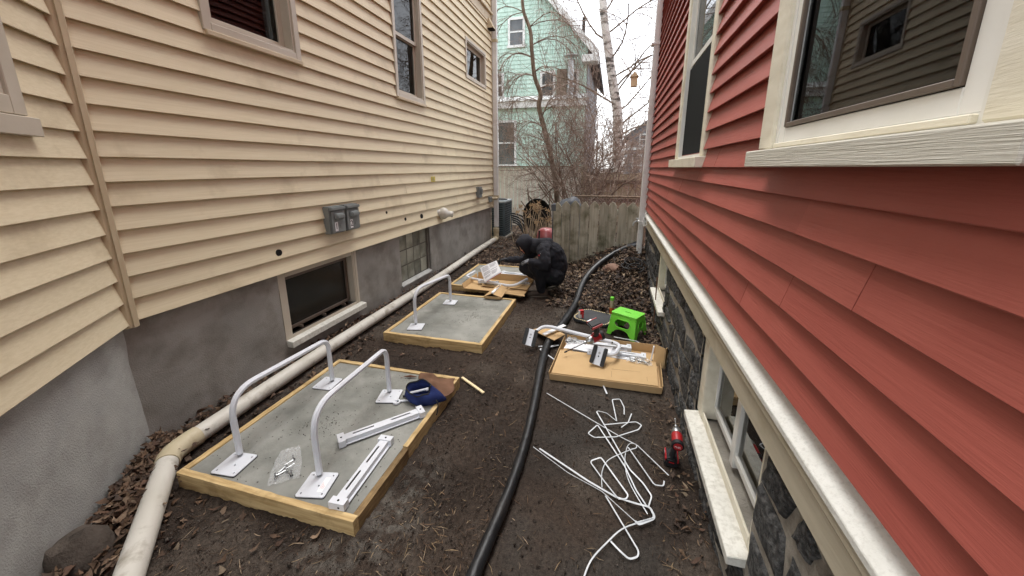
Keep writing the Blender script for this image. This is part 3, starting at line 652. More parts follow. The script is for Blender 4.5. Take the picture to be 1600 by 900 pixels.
# windows of the red house
big = window(redh, TR, *V1, cw=.105, proud=.042, m_case='cream', m_sash='white_frame', sash=.042, rail=None, screen=None, depth=-.028, sill=(.565, 1.505, 1.752, 1.812, .095), m_sill='sill_lines', curtain=True, label='large cream-cased window nearest the camera', casing_bottom=False, bev=.005)
sc = MB(); rect_frame(sc, V1[0] + .166, V1[1] - .166, 1.872, 3.2, .013, .022, .034); mapT(sc, TR).build('screen_frame', MT['dark_frame'], big, bevel=.002)
mapT(MB().box(V1[0] + .124, V1[1] - .124, .0, .040, 1.812, 1.8265), TR).build('bottom_rail', MT['cream'], big, bevel=.002)
mapT(MB().box(V1[0] + .70, V1[0] + .74, -.06, -.03, 1.86, 3.2), TR).build('inner_stile', MT['dark_frame'], big)
window(redh, TR, *V2, cw=.085, proud=.034, m_case='cream', m_sash='white_frame', sash=.04, rail=2.52, screen=2.50, depth=.03, sill=(V2[0] - .02, V2[1] + .04, 1.752, 1.822, .075), m_sill='cream', curtain=False, label='tall narrow cream window with dark lower screen', casing_bottom=False, bev=.005)
w3 = window(redh, TF, B1[0], B1[1], B1[2], B1[3] + .03, cw=.055, proud=-.03, depth=.075, m_case='cream', m_sash='white_frame', sash=.032, pane='glass_clear', room=1.2, sill=(B1[0] + .0, B1[1] - .02, B1[2] - .035, B1[2] + .012, .062), m_sill='sill', label='basement window with long white sill in the stone foundation')
mapT(MB().box(1.725, 1.775, -.115, -.07, B1[2] + .03, .88), TF).build('mullion', MT['white_frame'], w3, bevel=.003)
mapT(MB().box(B1[1] - .10, B1[1] - .0, -.115, -.012, B1[2] + .015, .868), TF).build('jamb_board', MT['cream'], w3, bevel=.004)
mapT(MB().box(1.80, 2.30, -.62, -.60, .25, .58), TF).build('stored_board', MT['lumber_fresh'], w3)
w4 = window(redh, TF, B2[0], B2[1], B2[2], B2[3] + .03, cw=.045, proud=-.03, depth=.075, m_case='cream', m_sash='white_frame', sash=.03, pane='glass_clear', room=.9, sill=(B2[0] - .06, B2[1] + .04, B2[2] - .035, B2[2] + .012, .062), m_sill='sill')
mapT(MB().box(B2[1] - .07, B2[1], -.115, -.012, B2[2] + .015, .868), TF).build('jamb_board', MT['cream'], w4, bevel=.004)
# ---------------------------------------------------------------- things fixed to the houses
def pipe_things():
    p = thing('drain_pipe', (-2.5, 1.3, 0), 'long weathered white drain pipe lying along the foundation of the beige house', 'pipe')
    a, b = Vector((-2.495, 1.315, .065)), Vector((-2.635, 8.20, .085))
    mid = [a.lerp(b, t) + Vector((0, 0, .012 * math.sin(t * 9))) for t in [i / 14 for i in range(15)]]
    MB().tube([a + (b - a) * .012] + mid[1:], .056, 20).build('pipe_run', MT['pvc'], p, smooth=True)
    d = Vector((-1.93, .80, .06)) - a; d.normalize(); e0 = a + d * .05
    MB().tube([e0, Vector((-1.93, .80, .06)), a + d * 1.9], .056, 20).build('pipe_run', MT['pvc'], p, smooth=True)
    dm = (b - a).normalized()
    pts = [a + dm * .16, a + dm * .09, a + dm * .05 + d * .006, a + dm * .018 + d * .02, a + dm * .004 + d * .05, a + d * .095, a + d * .10]
    MB().tube(pts, [.0615] * 7, 22).build('elbow', MT['pvc_old'], p, smooth=True)
    return p
pipe_things()
ds = thing('downspout', (-2.68, 8.47, 0), 'tan downspout at the far corner of the beige house', 'downspout')
MB().box(-2.715, -2.615, 8.46, 8.535, .36, 6.8).build('pipe', MT['white_alu'], ds, bevel=.008, seg=2)
MB().lathe([(.062, 0), (.062, .10), (.070, .10), (.070, .20)], (-2.655, 8.44, .14), (0, 0, 1), 16).build('adapter', MT['pvc_old'], ds, smooth=True)
MB().tube([(-2.655, 8.44, .16), (-2.655, 8.43, .10), (-2.648, 8.36, .085), (-2.64, 8.18, .085)], .062, 14).build('elbow', MT['pvc_old'], ds, smooth=True)
for z in (1.05, 4.4): MB().box(-2.725, -2.605, 8.45, 8.545, z, z + .06).build('strap', MT['pvc_old'], ds)
ds = thing('downspout', (.46, 6.0, 0), 'white downspout with an open end at the corner of the red house', 'downspout')
mb = MB(); secs = [(.448, 6.0, .24), (.452, 6.0, 1.0), (.468, 6.0, 3.0), (.485, 6.0, 6.7)]
ro = rrect(-.038, .038, -.05, .05, .01, 2)
mb.tube(secs, 1.0, sec=[(y, x) for x, y in ro], up=(0, 1, 0), cap=False); mb.build('pipe', MT['white_alu'], ds, smooth=True)
MB().tube([(.4485, 6.0, .245), (.4487, 6.0, .25)], 1.0, sec=[(y * .9, x * .9) for x, y in ro], up=(0, 1, 0)).build('dark_opening', MT['hole'], ds)
for z in (.93, 3.4): MB().box(.40, .53, 5.94, 6.06, z, z + .03).build('strap', MT['white_alu'], ds, bevel=.004)
fc = thing('garden_faucet', (.49, 6.3, .9), 'steel hose faucet beside the white downspout', 'faucet')
MB().tube([(.55, 6.22, .92), (.40, 6.22, .92)], .016, 10).tube([(.40, 6.22, .92), (.36, 6.22, .90), (.345, 6.22, .84)], .014, 10).build('spout', MT['steel'], fc, smooth=True)
MB().lathe([(.03, 0), (.034, .006), (.03, .012)], (.41, 6.22, .955), (0, 0, 1), 12).tube([(.41, 6.22, .92), (.41, 6.22, .96)], .007, 6).build('handle', MT['steel'], fc, smooth=True)
wr = MB(); wr.tube(smooth_path([(.51, 5.75, 1.0), (.47, 5.70, 1.05), (.45, 5.66, 1.0), (.46, 5.62, .93), (.50, 5.62, .96), (.50, 5.70, 1.02)], 6), .004, 6)
tag(wr.build('loose_wire', MT['white_alu'], None, smooth=True), 'thin white wire looped over the drip cap beside the white downspout', 'wire')

# outlet boxes 1 and 2
def outlet_box(u0, u1, z0, z1, digit, label):
    t = thing('outlet_box', (-2.72, (u0 + u1) / 2, z0), label, 'outlet box', 'covered outlet boxes on the beige siding')
    x = -2.745; d = .085
    MB().box(x, x + d, u0, u1, z0, z1).build('body', MT['grey_box'], t, bevel=.008, seg=2)
    MB().box(x + d + .001, x + d + .012, u0 + .006, u1 - .006, z0 + .008, z1 - .045).build('cover', MT['grey_box'], t, bevel=.005, seg=2)
    MB().box(x + d - .004, x + d + .028, u0 + .004, u1 - .004, z1 - .038, z1 - .008).build('hinge', MT['grey_box'], t, bevel=.006, seg=2)
    um = (u0 + u1) / 2
    MB().prism([(x + d + .010, um - .06, z0 + .135), (x + d + .045, um - .045, z0 + .148), (x + d + .045, um - .045, z0 + .19), (x + d + .010, um - .06, z0 + .205)], (0, .115, 0)).build('latch_hump', MT['grey_box'], t, bevel=.008, seg=2)
    lb = MB().box(x + d + .0125, x + d + .0140, um - .058, um - .018, z0 + .025, z0 + .115).build('number_label', MT['white_label'], t)
    vs, fs = text_geo(digit, .085, .0005)
    MB().add([(x + d + .0145 + p[2], um - .038 + p[0], z0 + .070 + p[1]) for p in vs], fs).build('digit', MT['black_print'], lb)
    MB().lathe([(.016, 0), (.016, .002), (.012, .002)], (x + d + .0125, um + .03, z0 + .07), (1, 0, 0), 14).build('lock_disc', MT['grey_box'], t)
    return t
outlet_box(3.035, 3.245, 1.105, 1.375, '1', 'grey outlet box marked 1, the one nearer the camera on the beige siding')
outlet_box(3.262, 3.472, 1.105, 1.375, '2', 'grey outlet box marked 2, the one farther along the beige siding')
t = thing('switch_box', (-2.72, 7.42, 1.15), 'small grey switch box on the beige siding near the far corner', 'switch box')
MB().box(-2.745, -2.665, 7.33, 7.52, 1.14, 1.36).build('body', MT['grey_box'], t, bevel=.006, seg=2)
MB().box(-2.664, -2.625, 7.39, 7.45, 1.22, 1.32).build('lever', MT['grey_box'], t, bevel=.006)
t = thing('valve_fitting', (-2.70, 8.30, 1.0), 'grey pipe clamp beside the tan downspout', 'clamp')
MB().box(-2.74, -2.68, 8.10, 8.26, .98, 1.10).build('bracket', MT['grey_box'], t, bevel=.006)
MB().tube([(-2.70, 8.24, 1.05), (-2.62, 8.40, 1.05)], .035, 10).build('clamp_ring', MT['pvc_old'], t, smooth=True)
t = thing('vent_pipe', (-2.70, 5.62, 1.02), 'white bulbous vent cap sticking out of the beige siding', 'vent')
ax = (.55, .55, -.12)
MB().lathe([(.055, -.06), (.055, .02), (.06, .03)], (-2.745, 5.56, 1.03), ax, 16).build('stub', MT['pvc'], t, smooth=True)
MB().lathe([(.055, .02), (.088, .05), (.10, .09), (.092, .125), (.06, .165), (.046, .185), (.046, .235), (.052, .237), (.052, .25)], (-2.745, 5.56, 1.03), ax, 20).build('bulb', MT['pvc'], t, smooth=True)
MB().lathe([(.044, .2505), (.044, .252)], (-2.745, 5.56, 1.03), ax, 16).build('dark_opening', MT['hole'], t)
t = thing('dryer_vent_hood', (-2.70, 8.30, 4.6), 'small pale vent hood high on the beige siding by the corner', 'vent')
MB().prism([(-2.74, 8.20, 4.60), (-2.60, 8.20, 4.60), (-2.74, 8.20, 4.86)], (0, .17, 0)).build('hood', MT['vinyl_trim'], t, bevel=.004)
MB().box(-2.738, -2.612, 8.212, 8.358, 4.575, 4.598).build('louvre', MT['hole'], t)
st = MB().box(-2.7215, -2.7195, 5.33, 5.46, 1.537, 1.615).build('warning_sticker', MT['yellow'])
st['label'] = 'small yellow sticker on the beige siding above the vent cap'; st['category'] = 'sticker'
for k in range(4): MB().box(-2.7192, -2.7188, 5.345 + .004 * (k % 2), 5.44 - .01 * (k % 3), 1.548 + .015 * k, 1.554 + .015 * k).build('print_line', MT['ink'], st)

# ---------------------------------------------------------------- concrete pads in timber forms
def form_board(p0, p1, th, z0, z1, m, parent, chips=()):
    """board from p0 to p1 (outer line), th = thickness vector; top edge a little uneven"""
    P0, P1, T_ = Vector((*p0, 0)), Vector((*p1, 0)), Vector((*th, 0)); n = 26; mb = MB(); vs = []
    for i in range(n + 1):
        t = i / n; q = P0.lerp(P1, t); up = random.uniform(-.0025, .002)
        dn = sum(d for a, b, d in chips if a <= t <= b) if chips else 0
        dn = dn * random.uniform(.6, 1.2)
        vs += [(q.x, q.y, z0), (q.x, q.y, z1 + up * .6), (q.x + T_.x, q.y + T_.y, z1 + up - dn), (q.x + T_.x, q.y + T_.y, z0)]
    fs = [(0, 1, 2, 3), tuple(4 * n + e for e in (3, 2, 1, 0))]
    for i in range(n):
        for e in range(4): fs.append((4 * i + e, 4 * i + (e + 1) % 4, 4 * i + 4 + (e + 1) % 4, 4 * i + 4 + e))
    return mb.add(vs, fs).build('form_board', m, parent)
def pad(x0, x1, y0, y1, label, dirty_right=False, chips=()):
    t = thing('concrete_pad', ((x0 + x1) / 2, (y0 + y1) / 2, 0), label, 'concrete pad', 'concrete pads poured in timber forms')
    th = .037; zt = .092
    nx, ny = 44, 52; X, Y = np.meshgrid(np.linspace(x0 + th - .002, x1 - th + .002, nx), np.linspace(y0 + th - .002, y1 - th + .002, ny))
    Z = .082 + .005 * (fbm(X * 3, Y * 3, 2, 4) - .5) + .0025 * (fbm(X * 30, Y * 30, 1, 2) - .5)
    idx = np.arange(nx * ny).reshape(ny, nx); F = np.stack([idx[:-1, :-1], idx[:-1, 1:], idx[1:, 1:], idx[1:, :-1]], -1).reshape(-1, 4)
    np_mesh('slab', np.stack([X, Y, Z], -1).reshape(-1, 3), F, MT['concrete'], t, True)
    form_board((x0, y0), (x1, y0), (0, th), -.06, zt, MT['lumber'], t, chips)
    form_board((x0, y1), (x1, y1), (0, -th), -.06, zt, MT['lumber'], t)
    form_board((x0, y0 + th + .001), (x0, y1 - th - .001), (th, 0), -.06, zt + .001, MT['lumber_y'], t)
    if dirty_right:
        ym = y0 + th + .001 + (y1 - y0) * .36
        form_board((x1, y0 + th + .001), (x1, ym), (-th, 0), -.06, zt - .012, MT['lumber_dirty'], t)
        form_board((x1 - .004, ym + .002), (x1 - .004, y1 - th - .001), (-th + .004, 0), -.06, zt - .001, MT['lumber_y'], t)
    else: form_board((x1, y0 + th + .001), (x1, y1 - th - .001), (-th, 0), -.06, zt - .001, MT['lumber_y'], t)
    return t
padA = pad(-2.262, -1.112, 1.197, 2.505, 'nearest concrete pad, in a timber form with a chipped front board and two white hoops', True, [(.42, .62, .003), (.56, .86, .004)])
padB = pad(-2.205, -1.128, 3.085, 4.41, 'middle concrete pad with a single white hoop standing on it')
padC = pad(-2.225, -1.13, 4.76, 6.0, 'farthest concrete pad, partly covered by an opened cardboard box')

# ---------------------------------------------------------------- white tubular hoops on square base plates
oct_ = [(math.cos(R(22.5 + 45 * i)) * 1.08, math.sin(R(22.5 + 45 * i)) * 1.08) for i in range(8)]
def base_plate(parent, ctr, rz, sx=.155, sy=.16, z=.0, label=False):
    vs, fs = plate(rrect(-sx / 2, sx / 2, -sy / 2, sy / 2, .012), [ring(a * (sx / 2 - .021), b * (sy / 2 - .021), .0055) for a in (-1, 1) for b in (-1, 1)] + [ring(.012, -.01, .006)], .005, .0006)
    M_ = Matrix.Rotation(rz, 3, 'Z')
    f = lambda x, y, q: Vector(ctr) + M_ @ Vector((x, y, q + z))
    b = MB().add([tuple(f(*p)) for p in vs], fs).build('base_plate', MT['white_metal'], parent)
    MB().add([tuple(f(p[0] * 1.03, p[1] * 1.03, p[2] * .8 - .0045)) for p in plate(rrect(-sx / 2, sx / 2, -sy / 2, sy / 2, .012), [], .005)[0]], plate(rrect(-sx / 2, sx / 2, -sy / 2, sy / 2, .012), [], .005)[1]).build('rubber_pad', MT['black'], b)
    if label:
        lb = MB().add([tuple(f(x, y, .0068)) for x, y in ((.022, -.05), (.052, -.05), (.052, .045), (.022, .045))], [(0, 1, 2, 3)]).build('sticker', MT['white_label'], b)
        MB().add([tuple(f(x, y, .0074)) for k in range(3) for x, y in ((.028 + .008 * k, -.03), (.0292 + .008 * k, -.03), (.0292 + .008 * k, .01 - .01 * k), (.028 + .008 * k, .01 - .01 * k))], [(4 * k, 4 * k + 1, 4 * k + 2, 4 * k + 3) for k in range(3)]).build('print_line', MT['red_print'], lb)
    return b
def hoop(a, b, label, h=.40, z0=.087, pa=(0, 0), pb=(0, 0), rza=0, rzb=0, stick=False, r=.0165):
    t = thing('white_hoop', ((a[0] + b[0]) / 2, (a[1] + b[1]) / 2, z0), label, 'hoop', 'white tubular hoops on base plates')
    A = Vector((a[0], a[1], z0)); B = Vector((b[0], b[1], z0)); d = (B - A).normalized(); up = Vector((0, 0, 1))
    path = fillet_path([A + up * .022, A + up * (h + .015) , B + up * (h - .03), B + up * .022], [.17, .085], 10)
    MB().tube(path, r, sec=oct_, up=tuple(d.cross(up))).build('tube', MT['white_metal'], t, smooth=True, angle=30)
    for P_, off, rz, s in ((A, pa, rza, stick), (B, pb, rzb, False)):
        base_plate(t, (P_.x + off[0], P_.y + off[1], z0), rz, label=s)
        MB().lathe([(.013, .005), (.013, .013), (.008, .013), (.008, .022), (.0145, .022), (.0145, .026)], P_, (0, 0, 1), 10).build('stud_and_nut', MT['steel'], t)
    return t
hoop((-2.035, 1.388), (-2.067, 2.190), 'white hoop on the nearest pad beside the long drain pipe', .40, pa=(.025, -.055), pb=(-.02, -.03), rza=R(5), rzb=R(4))
hoop((-1.471, 1.387), (-1.545, 2.178), 'white hoop on the nearest pad next to the navy pouch', .40, pa=(.03, -.05), pb=(.025, -.04), rza=R(12), rzb=R(14), stick=True)
hoop((-1.982, 3.36), (-1.915, 4.12), 'white hoop standing alone on the middle pad', .385, pa=(.03, -.05), pb=(.01, -.03), rza=R(14), rzb=R(8))

# white slotted rails with end brackets
def rail(p0, p1, label, wd=.054, hgt=.034, roll=0, z=.088):
    A = Vector((p0[0], p0[1], z)); B = Vector((p1[0], p1[1], z)); L_ = (B - A).length; ux = (B - A).normalized(); uy = Vector((0, 0, 1)).cross(ux); uz = Vector((0, 0, 1))
    t = thing('slotted_rail', (p0[0], p0[1], z), label, 'rail', 'white slotted rails')
    F_ = frame_fn(A, ux, uy, uz)
    vs, fs = plate([(0, -wd / 2), (L_, -wd / 2), (L_, wd / 2), (0, wd / 2)], [rrect(.07, .20, -.006 + .006, .006 + .006, .005, 3), rrect(L_ - .20, L_ - .07, .0, .012, .005, 3)], .003)
    MB().add([tuple(F_(x, y, q + hgt)) for x, y, q in vs], fs).build('top_web', MT['white_metal'], t)
    mb = MB()
    for y in (-wd / 2, wd / 2 - .003): mb.box(0, L_, y, y + .003, .006, hgt - .0005)
    mb.box(0, L_, -wd / 2 - .012, -wd / 2, .006, .009); mb.xf(F_).build('side_flange', MT['white_metal'], t)
    for x in (-.018, L_ - .022):
        mb = MB(); s = wd / 2 + .016
        mb.box(x, x + .04, -s, s, hgt + .004, hgt + .008); mb.box(x, x + .004, -s, s, -.0, hgt + .0035); mb.box(x + .036, x + .04, -s, s, 0, .004); mb.box(x + .0045, x + .0395, -s, -s + .004, 0, hgt + .0035); mb.box(x + .0045, x + .0395, s - .004, s, 0, hgt + .0035)
        br = mb.xf(F_).build('end_bracket', MT['white_metal'], t)
        MB().lathe([(.006, -.0005), (.006, .0005)], F_(x - .0002, -.012, .018), tuple(ux), 10).lathe([(.006, -.0005), (.006, .0005)], F_(x + .020, .0, hgt + .0085), (0, 0, 1), 10).build('bolt_hole', MT['hole'], br)
    return t
rail((-1.530, 1.632), (-1.190, 2.010), 'white slotted rail lying diagonally on the nearest pad, below the navy pouch')
rail((-1.235, 1.250), (-1.262, 1.705), 'white slotted rail lying along the right edge of the nearest pad')

# hardware bag
def crumple_bag(name, ctr, sx, sy, hgt, rz, label, text=None, bolts=True):
    t = thing(name, ctr, label, 'bag')
    n = 16; Mz = Matrix.Rotation(rz, 3, 'Z'); vs = []; fs = []
    for i in range(n + 1):
        for j in range(n + 1):
            u, v = i / n * 2 - 1, j / n * 2 - 1; edge = max(abs(u), abs(v))
            q = mnoise.noise(Vector((u * 2.3 + ctr[0] * 9, v * 2.3, 3.1))) ; z = hgt * (1 - edge ** 2) * (.8 + 1.3 * q) + .006 + .012 * mnoise.noise(Vector((u * 5, v * 5, ctr[1] * 7)))
            tp = 1 - .35 * max(0, v)
            vs.append(Vector(ctr) + Mz @ Vector((u * sx / 2 * tp + .01 * q, v * sy / 2 + .012 * mnoise.noise(Vector((u * 3, v * 3, 9))), max(.002, z))))
    for i in range(n):
        for j in range(n): fs.append((i * (n + 1) + j, (i + 1) * (n + 1) + j, (i + 1) * (n + 1) + j + 1, i * (n + 1) + j + 1))
    MB().add(vs, fs).build('plastic_film', MT['plastic_bag'], t, smooth=True, angle=50)
    if bolts:
        for k in range(9):
            q = Vector(ctr) + Mz @ Vector((random.uniform(-.35, .35) * sx, random.uniform(-.38, .15) * sy, .010 + .004 * (k % 3))); a = random.uniform(0, 6.3)
            e = Vector((math.cos(a), math.sin(a), 0)) * .022
            MB().tube([q - e, q + e], .0042, 7).lathe([(.008, -.004), (.008, .003)], q - e, tuple(e), 6).build('bolt', MT['steel'] if k % 3 else MT['black'], t)
    if text:
        for s_, off in text:
            vs, fs = text_geo(s_, .030, .0003)
            MB().add([Vector(ctr) + Mz @ Vector((p[0] * -1 + off[0], -p[1] + off[1], hgt * .75 + .012)) for p in vs], fs).build('lettering', MT['black_print'], t)
    return t
crumple_bag('hardware_bag', (-1.715, 1.41, .086), .15, .27, .022, R(38), 'clear plastic bag of bolts lying on the nearest pad between the two hoops')

# navy pouch, cloth, spanner
def remesh_obj(name, mb, m, parent, vox=.01, smooth=6, disp=0, dscale=8, seed=0):
    me = bpy.data.meshes.new('tmp'); d = wloc(parent); me.from_pydata([(p[0] - d.x, p[1] - d.y, p[2] - d.z) for p in mb.v], [], mb.f)
    bm = bmesh.new(); bm.from_mesh(me); bmesh.ops.recalc_face_normals(bm, faces=bm.faces); bm.to_mesh(me); bm.free()
    ob = bpy.data.objects.new('tmp', me)
    r = ob.modifiers.new('r', 'REMESH'); r.mode = 'VOXEL'; r.voxel_size = vox
    s = ob.modifiers.new('s', 'SMOOTH'); s.iterations = smooth; s.factor = .5
    out = baked(ob); out.name = name
    bpy.data.objects.remove(ob); bpy.data.meshes.remove(me)
    if disp:
        for v in out.vertices:
            q = v.co * dscale; v.co += v.normal * disp * mnoise.noise(Vector((q.x + seed, q.y * 1.3, q.z * .8)))
    return link_mesh(name, out, m, parent, True, 180)
pz = .086
pc = thing('tool_pouch', (-1.25, 2.17, pz), 'open navy blue zip pouch with tools inside on the nearest pad', 'pouch')
n = 30; vs = []; fs = []; lev = [(1.0, 0), (1.06, .03), (.98, .075), (.80, .115), (.70, .135)]
for k, (q, h) in enumerate(lev):
    for i in range(n):
        a = 2 * math.pi * i / n; ca, sa = math.cos(a), math.sin(a)
        wob = 1 + .10 * math.sin(3 * a + 1.2 * k) + .05 * math.sin(7 * a + k)
        hh = h * (1 + (.45 * max(0, sa) if k > 1 else 0) - (.30 * max(0, -sa - .1) if k > 1 else 0)) + (.01 * math.sin(5 * a) if k > 1 else 0)
        vs.append((-1.235 + .130 * ca * q * wob + .02 * sa - .22 * hh, 2.185 + .085 * sa * q * wob - .38 * hh, pz + hh * .82))
for k in range(len(lev) - 1):
    for i in range(n): fs.append((k * n + i, k * n + (i + 1) % n, (k + 1) * n + (i + 1) % n, (k + 1) * n + i))
b_ = len(vs); 
for k, (q, h) in enumerate([(.62, .11), (.62, .05), (.3, .045)]):
    for i in range(n):
        a = 2 * math.pi * i / n; vs.append((-1.235 + .130 * math.cos(a) * q + .02 * math.sin(a) - .22 * h, 2.185 + .085 * math.sin(a) * q - .38 * h, pz + h * .82))
for i in range(n): fs.append(((len(lev) - 1) * n + i, (len(lev) - 1) * n + (i + 1) % n, b_ + (i + 1) % n, b_ + i))
for k in range(2):
    for i in range(n): fs.append((b_ + k * n + i, b_ + k * n + (i + 1) % n, b_ + (k + 1) * n + (i + 1) % n, b_ + (k + 1) * n + i))
fs.append(tuple(b_ + 2 * n + i for i in range(n)))
MB().add(vs, fs).build('pouch_body', MT['navy'], pc, smooth=True, angle=180)
MB().tube([vs[(len(lev) - 1) * n + i] for i in list(range(n)) + [0]], .005, 6).build('zip_edge', MT['black'], pc, smooth=True)
MB().tube(smooth_path([(-1.14, 2.13, pz + .05), (-1.115, 2.12, pz + .03), (-1.105, 2.09, pz - .01), (-1.107, 2.075, pz - .035)], 5), .004, 6).build('zip_cord', MT['black'], pc)
tl = thing('white_tool', (-1.27, 2.16, pz + .09), 'white tool lying inside the navy pouch', 'tool')
MB().tube([(-1.33, 2.10, pz + .085), (-1.22, 2.15, pz + .105)], .008, 8).lathe([(.012, 0), (.012, .02)], (-1.22, 2.15, pz + .102), (.9, .35, .2), 8).build('shaft', MT['white_metal'], tl, smooth=True)
rg = thing('ring_wrench', (-1.42, 2.10, pz), 'white ring-ended wrench poking out from under the navy pouch', 'wrench')
vs_, fs_ = plate(ring(0, 0, .026, 20), [ring(0, 0, .016, 16)], .012, .001)
MB().add([(-1.425 + p[0], 2.085 + p[1], pz + p[2]) for p in vs_], fs_).build('ring', MT['white_metal'], rg)
MB().tube([(-1.405, 2.098, pz + .008), (-1.31, 2.14, pz + .012)], .008, 8).build('handle', MT['white_metal'], rg)
bt = thing('black_bit_holder', (-1.40, 2.14, pz), 'small black bit holder beside the ring wrench', 'tool')
MB().tube([(-1.415, 2.155, pz + .01), (-1.36, 2.165, pz + .012)], .009, 8).lathe([(.013, 0), (.013, .016)], (-1.36, 2.165, pz + .013), (1, .2, 0), 8).build('barrel', MT['black'], bt, smooth=True)
cl = []; fs = []; n = 22
for i in range(n + 1):
    for j in range(n + 1):
        u, v = i / n, j / n; x = -1.42 + .31 * u + .03 * math.sin(v * 5); y = 2.22 + .25 * v + .02 * math.sin(u * 6 + 1)
        z = pz + .008 + .07 * max(0, mnoise.noise(Vector((u * 2.6, v * 2.4, 1.7)))) * (1 - (2 * u - 1) ** 4) + .05 * math.exp(-((u - .5) / .28) ** 2 - ((v - .4) / .35) ** 2)
        cl.append((x, y, z))
for i in range(n):
    for j in range(n): fs.append((i * (n + 1) + j, (i + 1) * (n + 1) + j, (i + 1) * (n + 1) + j + 1, i * (n + 1) + j + 1))
o = MB().add(cl, fs).build('brown_cloth', MT['brown_cloth'], None, smooth=True, angle=180)
sm = o.modifiers.new('thick', 'SOLIDIFY'); sm.thickness = .004
tag(o, 'crumpled brown suede cloth behind the navy pouch on the nearest pad', 'cloth')
t = thing('dead_leaf_curl', (-1.50, 2.40, pz), 'curled reddish dead leaf on the far edge of the nearest pad', 'leaf')
MB().tube([(-1.55, 2.40, pz + .008), (-1.50, 2.405, pz + .014), (-1.45, 2.42, pz + .008)], [.004, .012, .003], 6).tube([(-1.55, 2.40, pz + .008), (-1.575, 2.38, pz + .002)], .0018, 4).build('blade', MT['rust'], t, smooth=True)
tag(MB().obox((-1.015, 2.54, gz(-1.015, 2.54) + .016), (.285, .022, .012), (0, R(2), R(-31))).build('wood_stake', MT['lumber_fresh'], None, bevel=.001), 'thin pale wooden stick on the soil beyond the nearest pad corner', 'stick')

# ---------------------------------------------------------------- black pipe across the yard
hp = [(-.50, .75), (-.478, 1.18), (-.445, 1.62), (-.447, 2.0), (-.468, 2.38), (-.515, 2.9), (-.54, 3.30), (-.515, 3.6), (-.455, 3.92), (-.38, 4.6), (-.335, 5.2), (-.20, 5.62), (.05, 5.95), (.33, 6.22), (.52, 6.55)]
pts = [(x, y, gz(x, y) + .036 + (.010 if i % 3 else 0) + .03 * float(sstep(y, 4.6, 5.6))) for i, (x, y) in enumerate(hp)]
pp = smooth_path(pts, 14); rr = [float(np.interp(pp[i].y, [1.2, 1.6, 2.4, 3.3, 4.2, 6.5], [.031, .028, .031, .040, .043, .042])) + .0012 * math.sin(i * 1.15) + .0010 * random.uniform(-1, 1) for i in range(len(pp))]
tag(MB().tube(pp, rr, 16).build('black_drain_hose', MT['hose'], None, smooth=True), 'thick black wrapped hose running the length of the yard', 'hose')
# ---------------------------------------------------------------- packing straps
ST = dict(A=[(-.407, 2.578), (-.008, 2.333), (.143, 2.234), (.248, 2.177), (.407, 1.963)],
 B=[(-.352, 1.982), (-.037, 1.808), (.112, 1.741), (.205, 1.722), (.284, 1.716), (.302, 1.674), (.295, 1.653), (.221, 1.601), (.205, 1.609)],
 B2=[(-.391, 1.979), (-.156, 1.835), (.04, 1.744), (.21, 1.605), (.295, 1.655)],
 C=[(.118, 2.404), (.051, 2.464), (-.014, 2.474), (-.018, 2.459), (.054, 2.29), (.191, 1.953), (.261, 1.872), (.3, 1.791), (.275, 1.716), (.221, 1.815), (.165, 1.964), (-.007, 2.309), (-.065, 2.201), (-.023, 2.168), (.114, 2.216), (.264, 2.335), (.289, 2.389), (.253, 2.416), (.038, 2.322)],
 D=[(.124, 1.729), (.05, 1.832), (-.032, 1.947), (-.027, 1.967), (.026, 1.999), (.178, 1.758), (.165, 1.733), (.126, 1.731)],
 E=[(-.03, 1.26), (.002, 1.367), (.07, 1.466), (.155, 1.565), (.295, 1.655)],
 F=[(.059, 1.726), (.213, 1.466), (.21, 1.442), (.171, 1.425), (.132, 1.444), (.085, 1.485)],
 G=[(.122, 2.393), (.09, 2.644), (.149, 2.669), (.177, 2.566), (.175, 2.484)],
 H=[(.19, 2.131), (.321, 1.873), (.37, 1.882), (.378, 1.92)],
 I=[(.039, 1.781), (.036, 1.894), (.073, 1.993), (.196, 2.113), (.239, 2.144), (.234, 2.184), (.191, 2.162), (.167, 2.018), (.187, 1.852), (.269, 1.672)],
 J=[(.226, 2.498), (.199, 2.389), (.152, 2.328)])
SL = dict(A='straight white strap crossing the tangle from the box towards the standing red driver', B='broad white strap reaching left towards the black hose, ending in a loop', B2='thin white strap lying just left of the broad one beside the hose',
 C='long white strap folded into two bends at the heart of the tangle', D='narrow white hairpin strap loop in the middle of the tangle', E='curved white strap running out towards the camera at the bottom of the tangle',
 F='white strap hairpin nearest the camera in the tangle', G='small white strap hook closest to the cardboard box', H='white strap with a hooked end pointing at the standing red driver', I='thin white strap with an S bend through the middle of the tangle', J='short bent white strap end by the small hook')
for k, pl in ST.items():
    pts = [Vector((x, y, gz(x, y) + .006 + .008 * ((i * 3 + len(k)) % 3) + random.uniform(0, .012))) for i, (x, y) in enumerate(pl)]
    pts = fillet_path(pts, .014, 3) if len(pts) > 2 and k not in 'EI' else smooth_path(pts, 6)
    wd = {'B': .0062, 'B2': .0022, 'I': .0024, 'A': .0038}.get(k, .0038)
    sec = [(.0008, wd), (-.0008, wd), (-.0008, -wd), (.0008, -wd)]
    tw = 0; mb = MB().tube(pts, 1.0, sec=sec, up=(.25 * random.uniform(-1, 1), .3, 1))
    tag(mb.build('packing_strap', MT['strap']), SL[k], 'strap', 'white packing straps tangled on the soil')

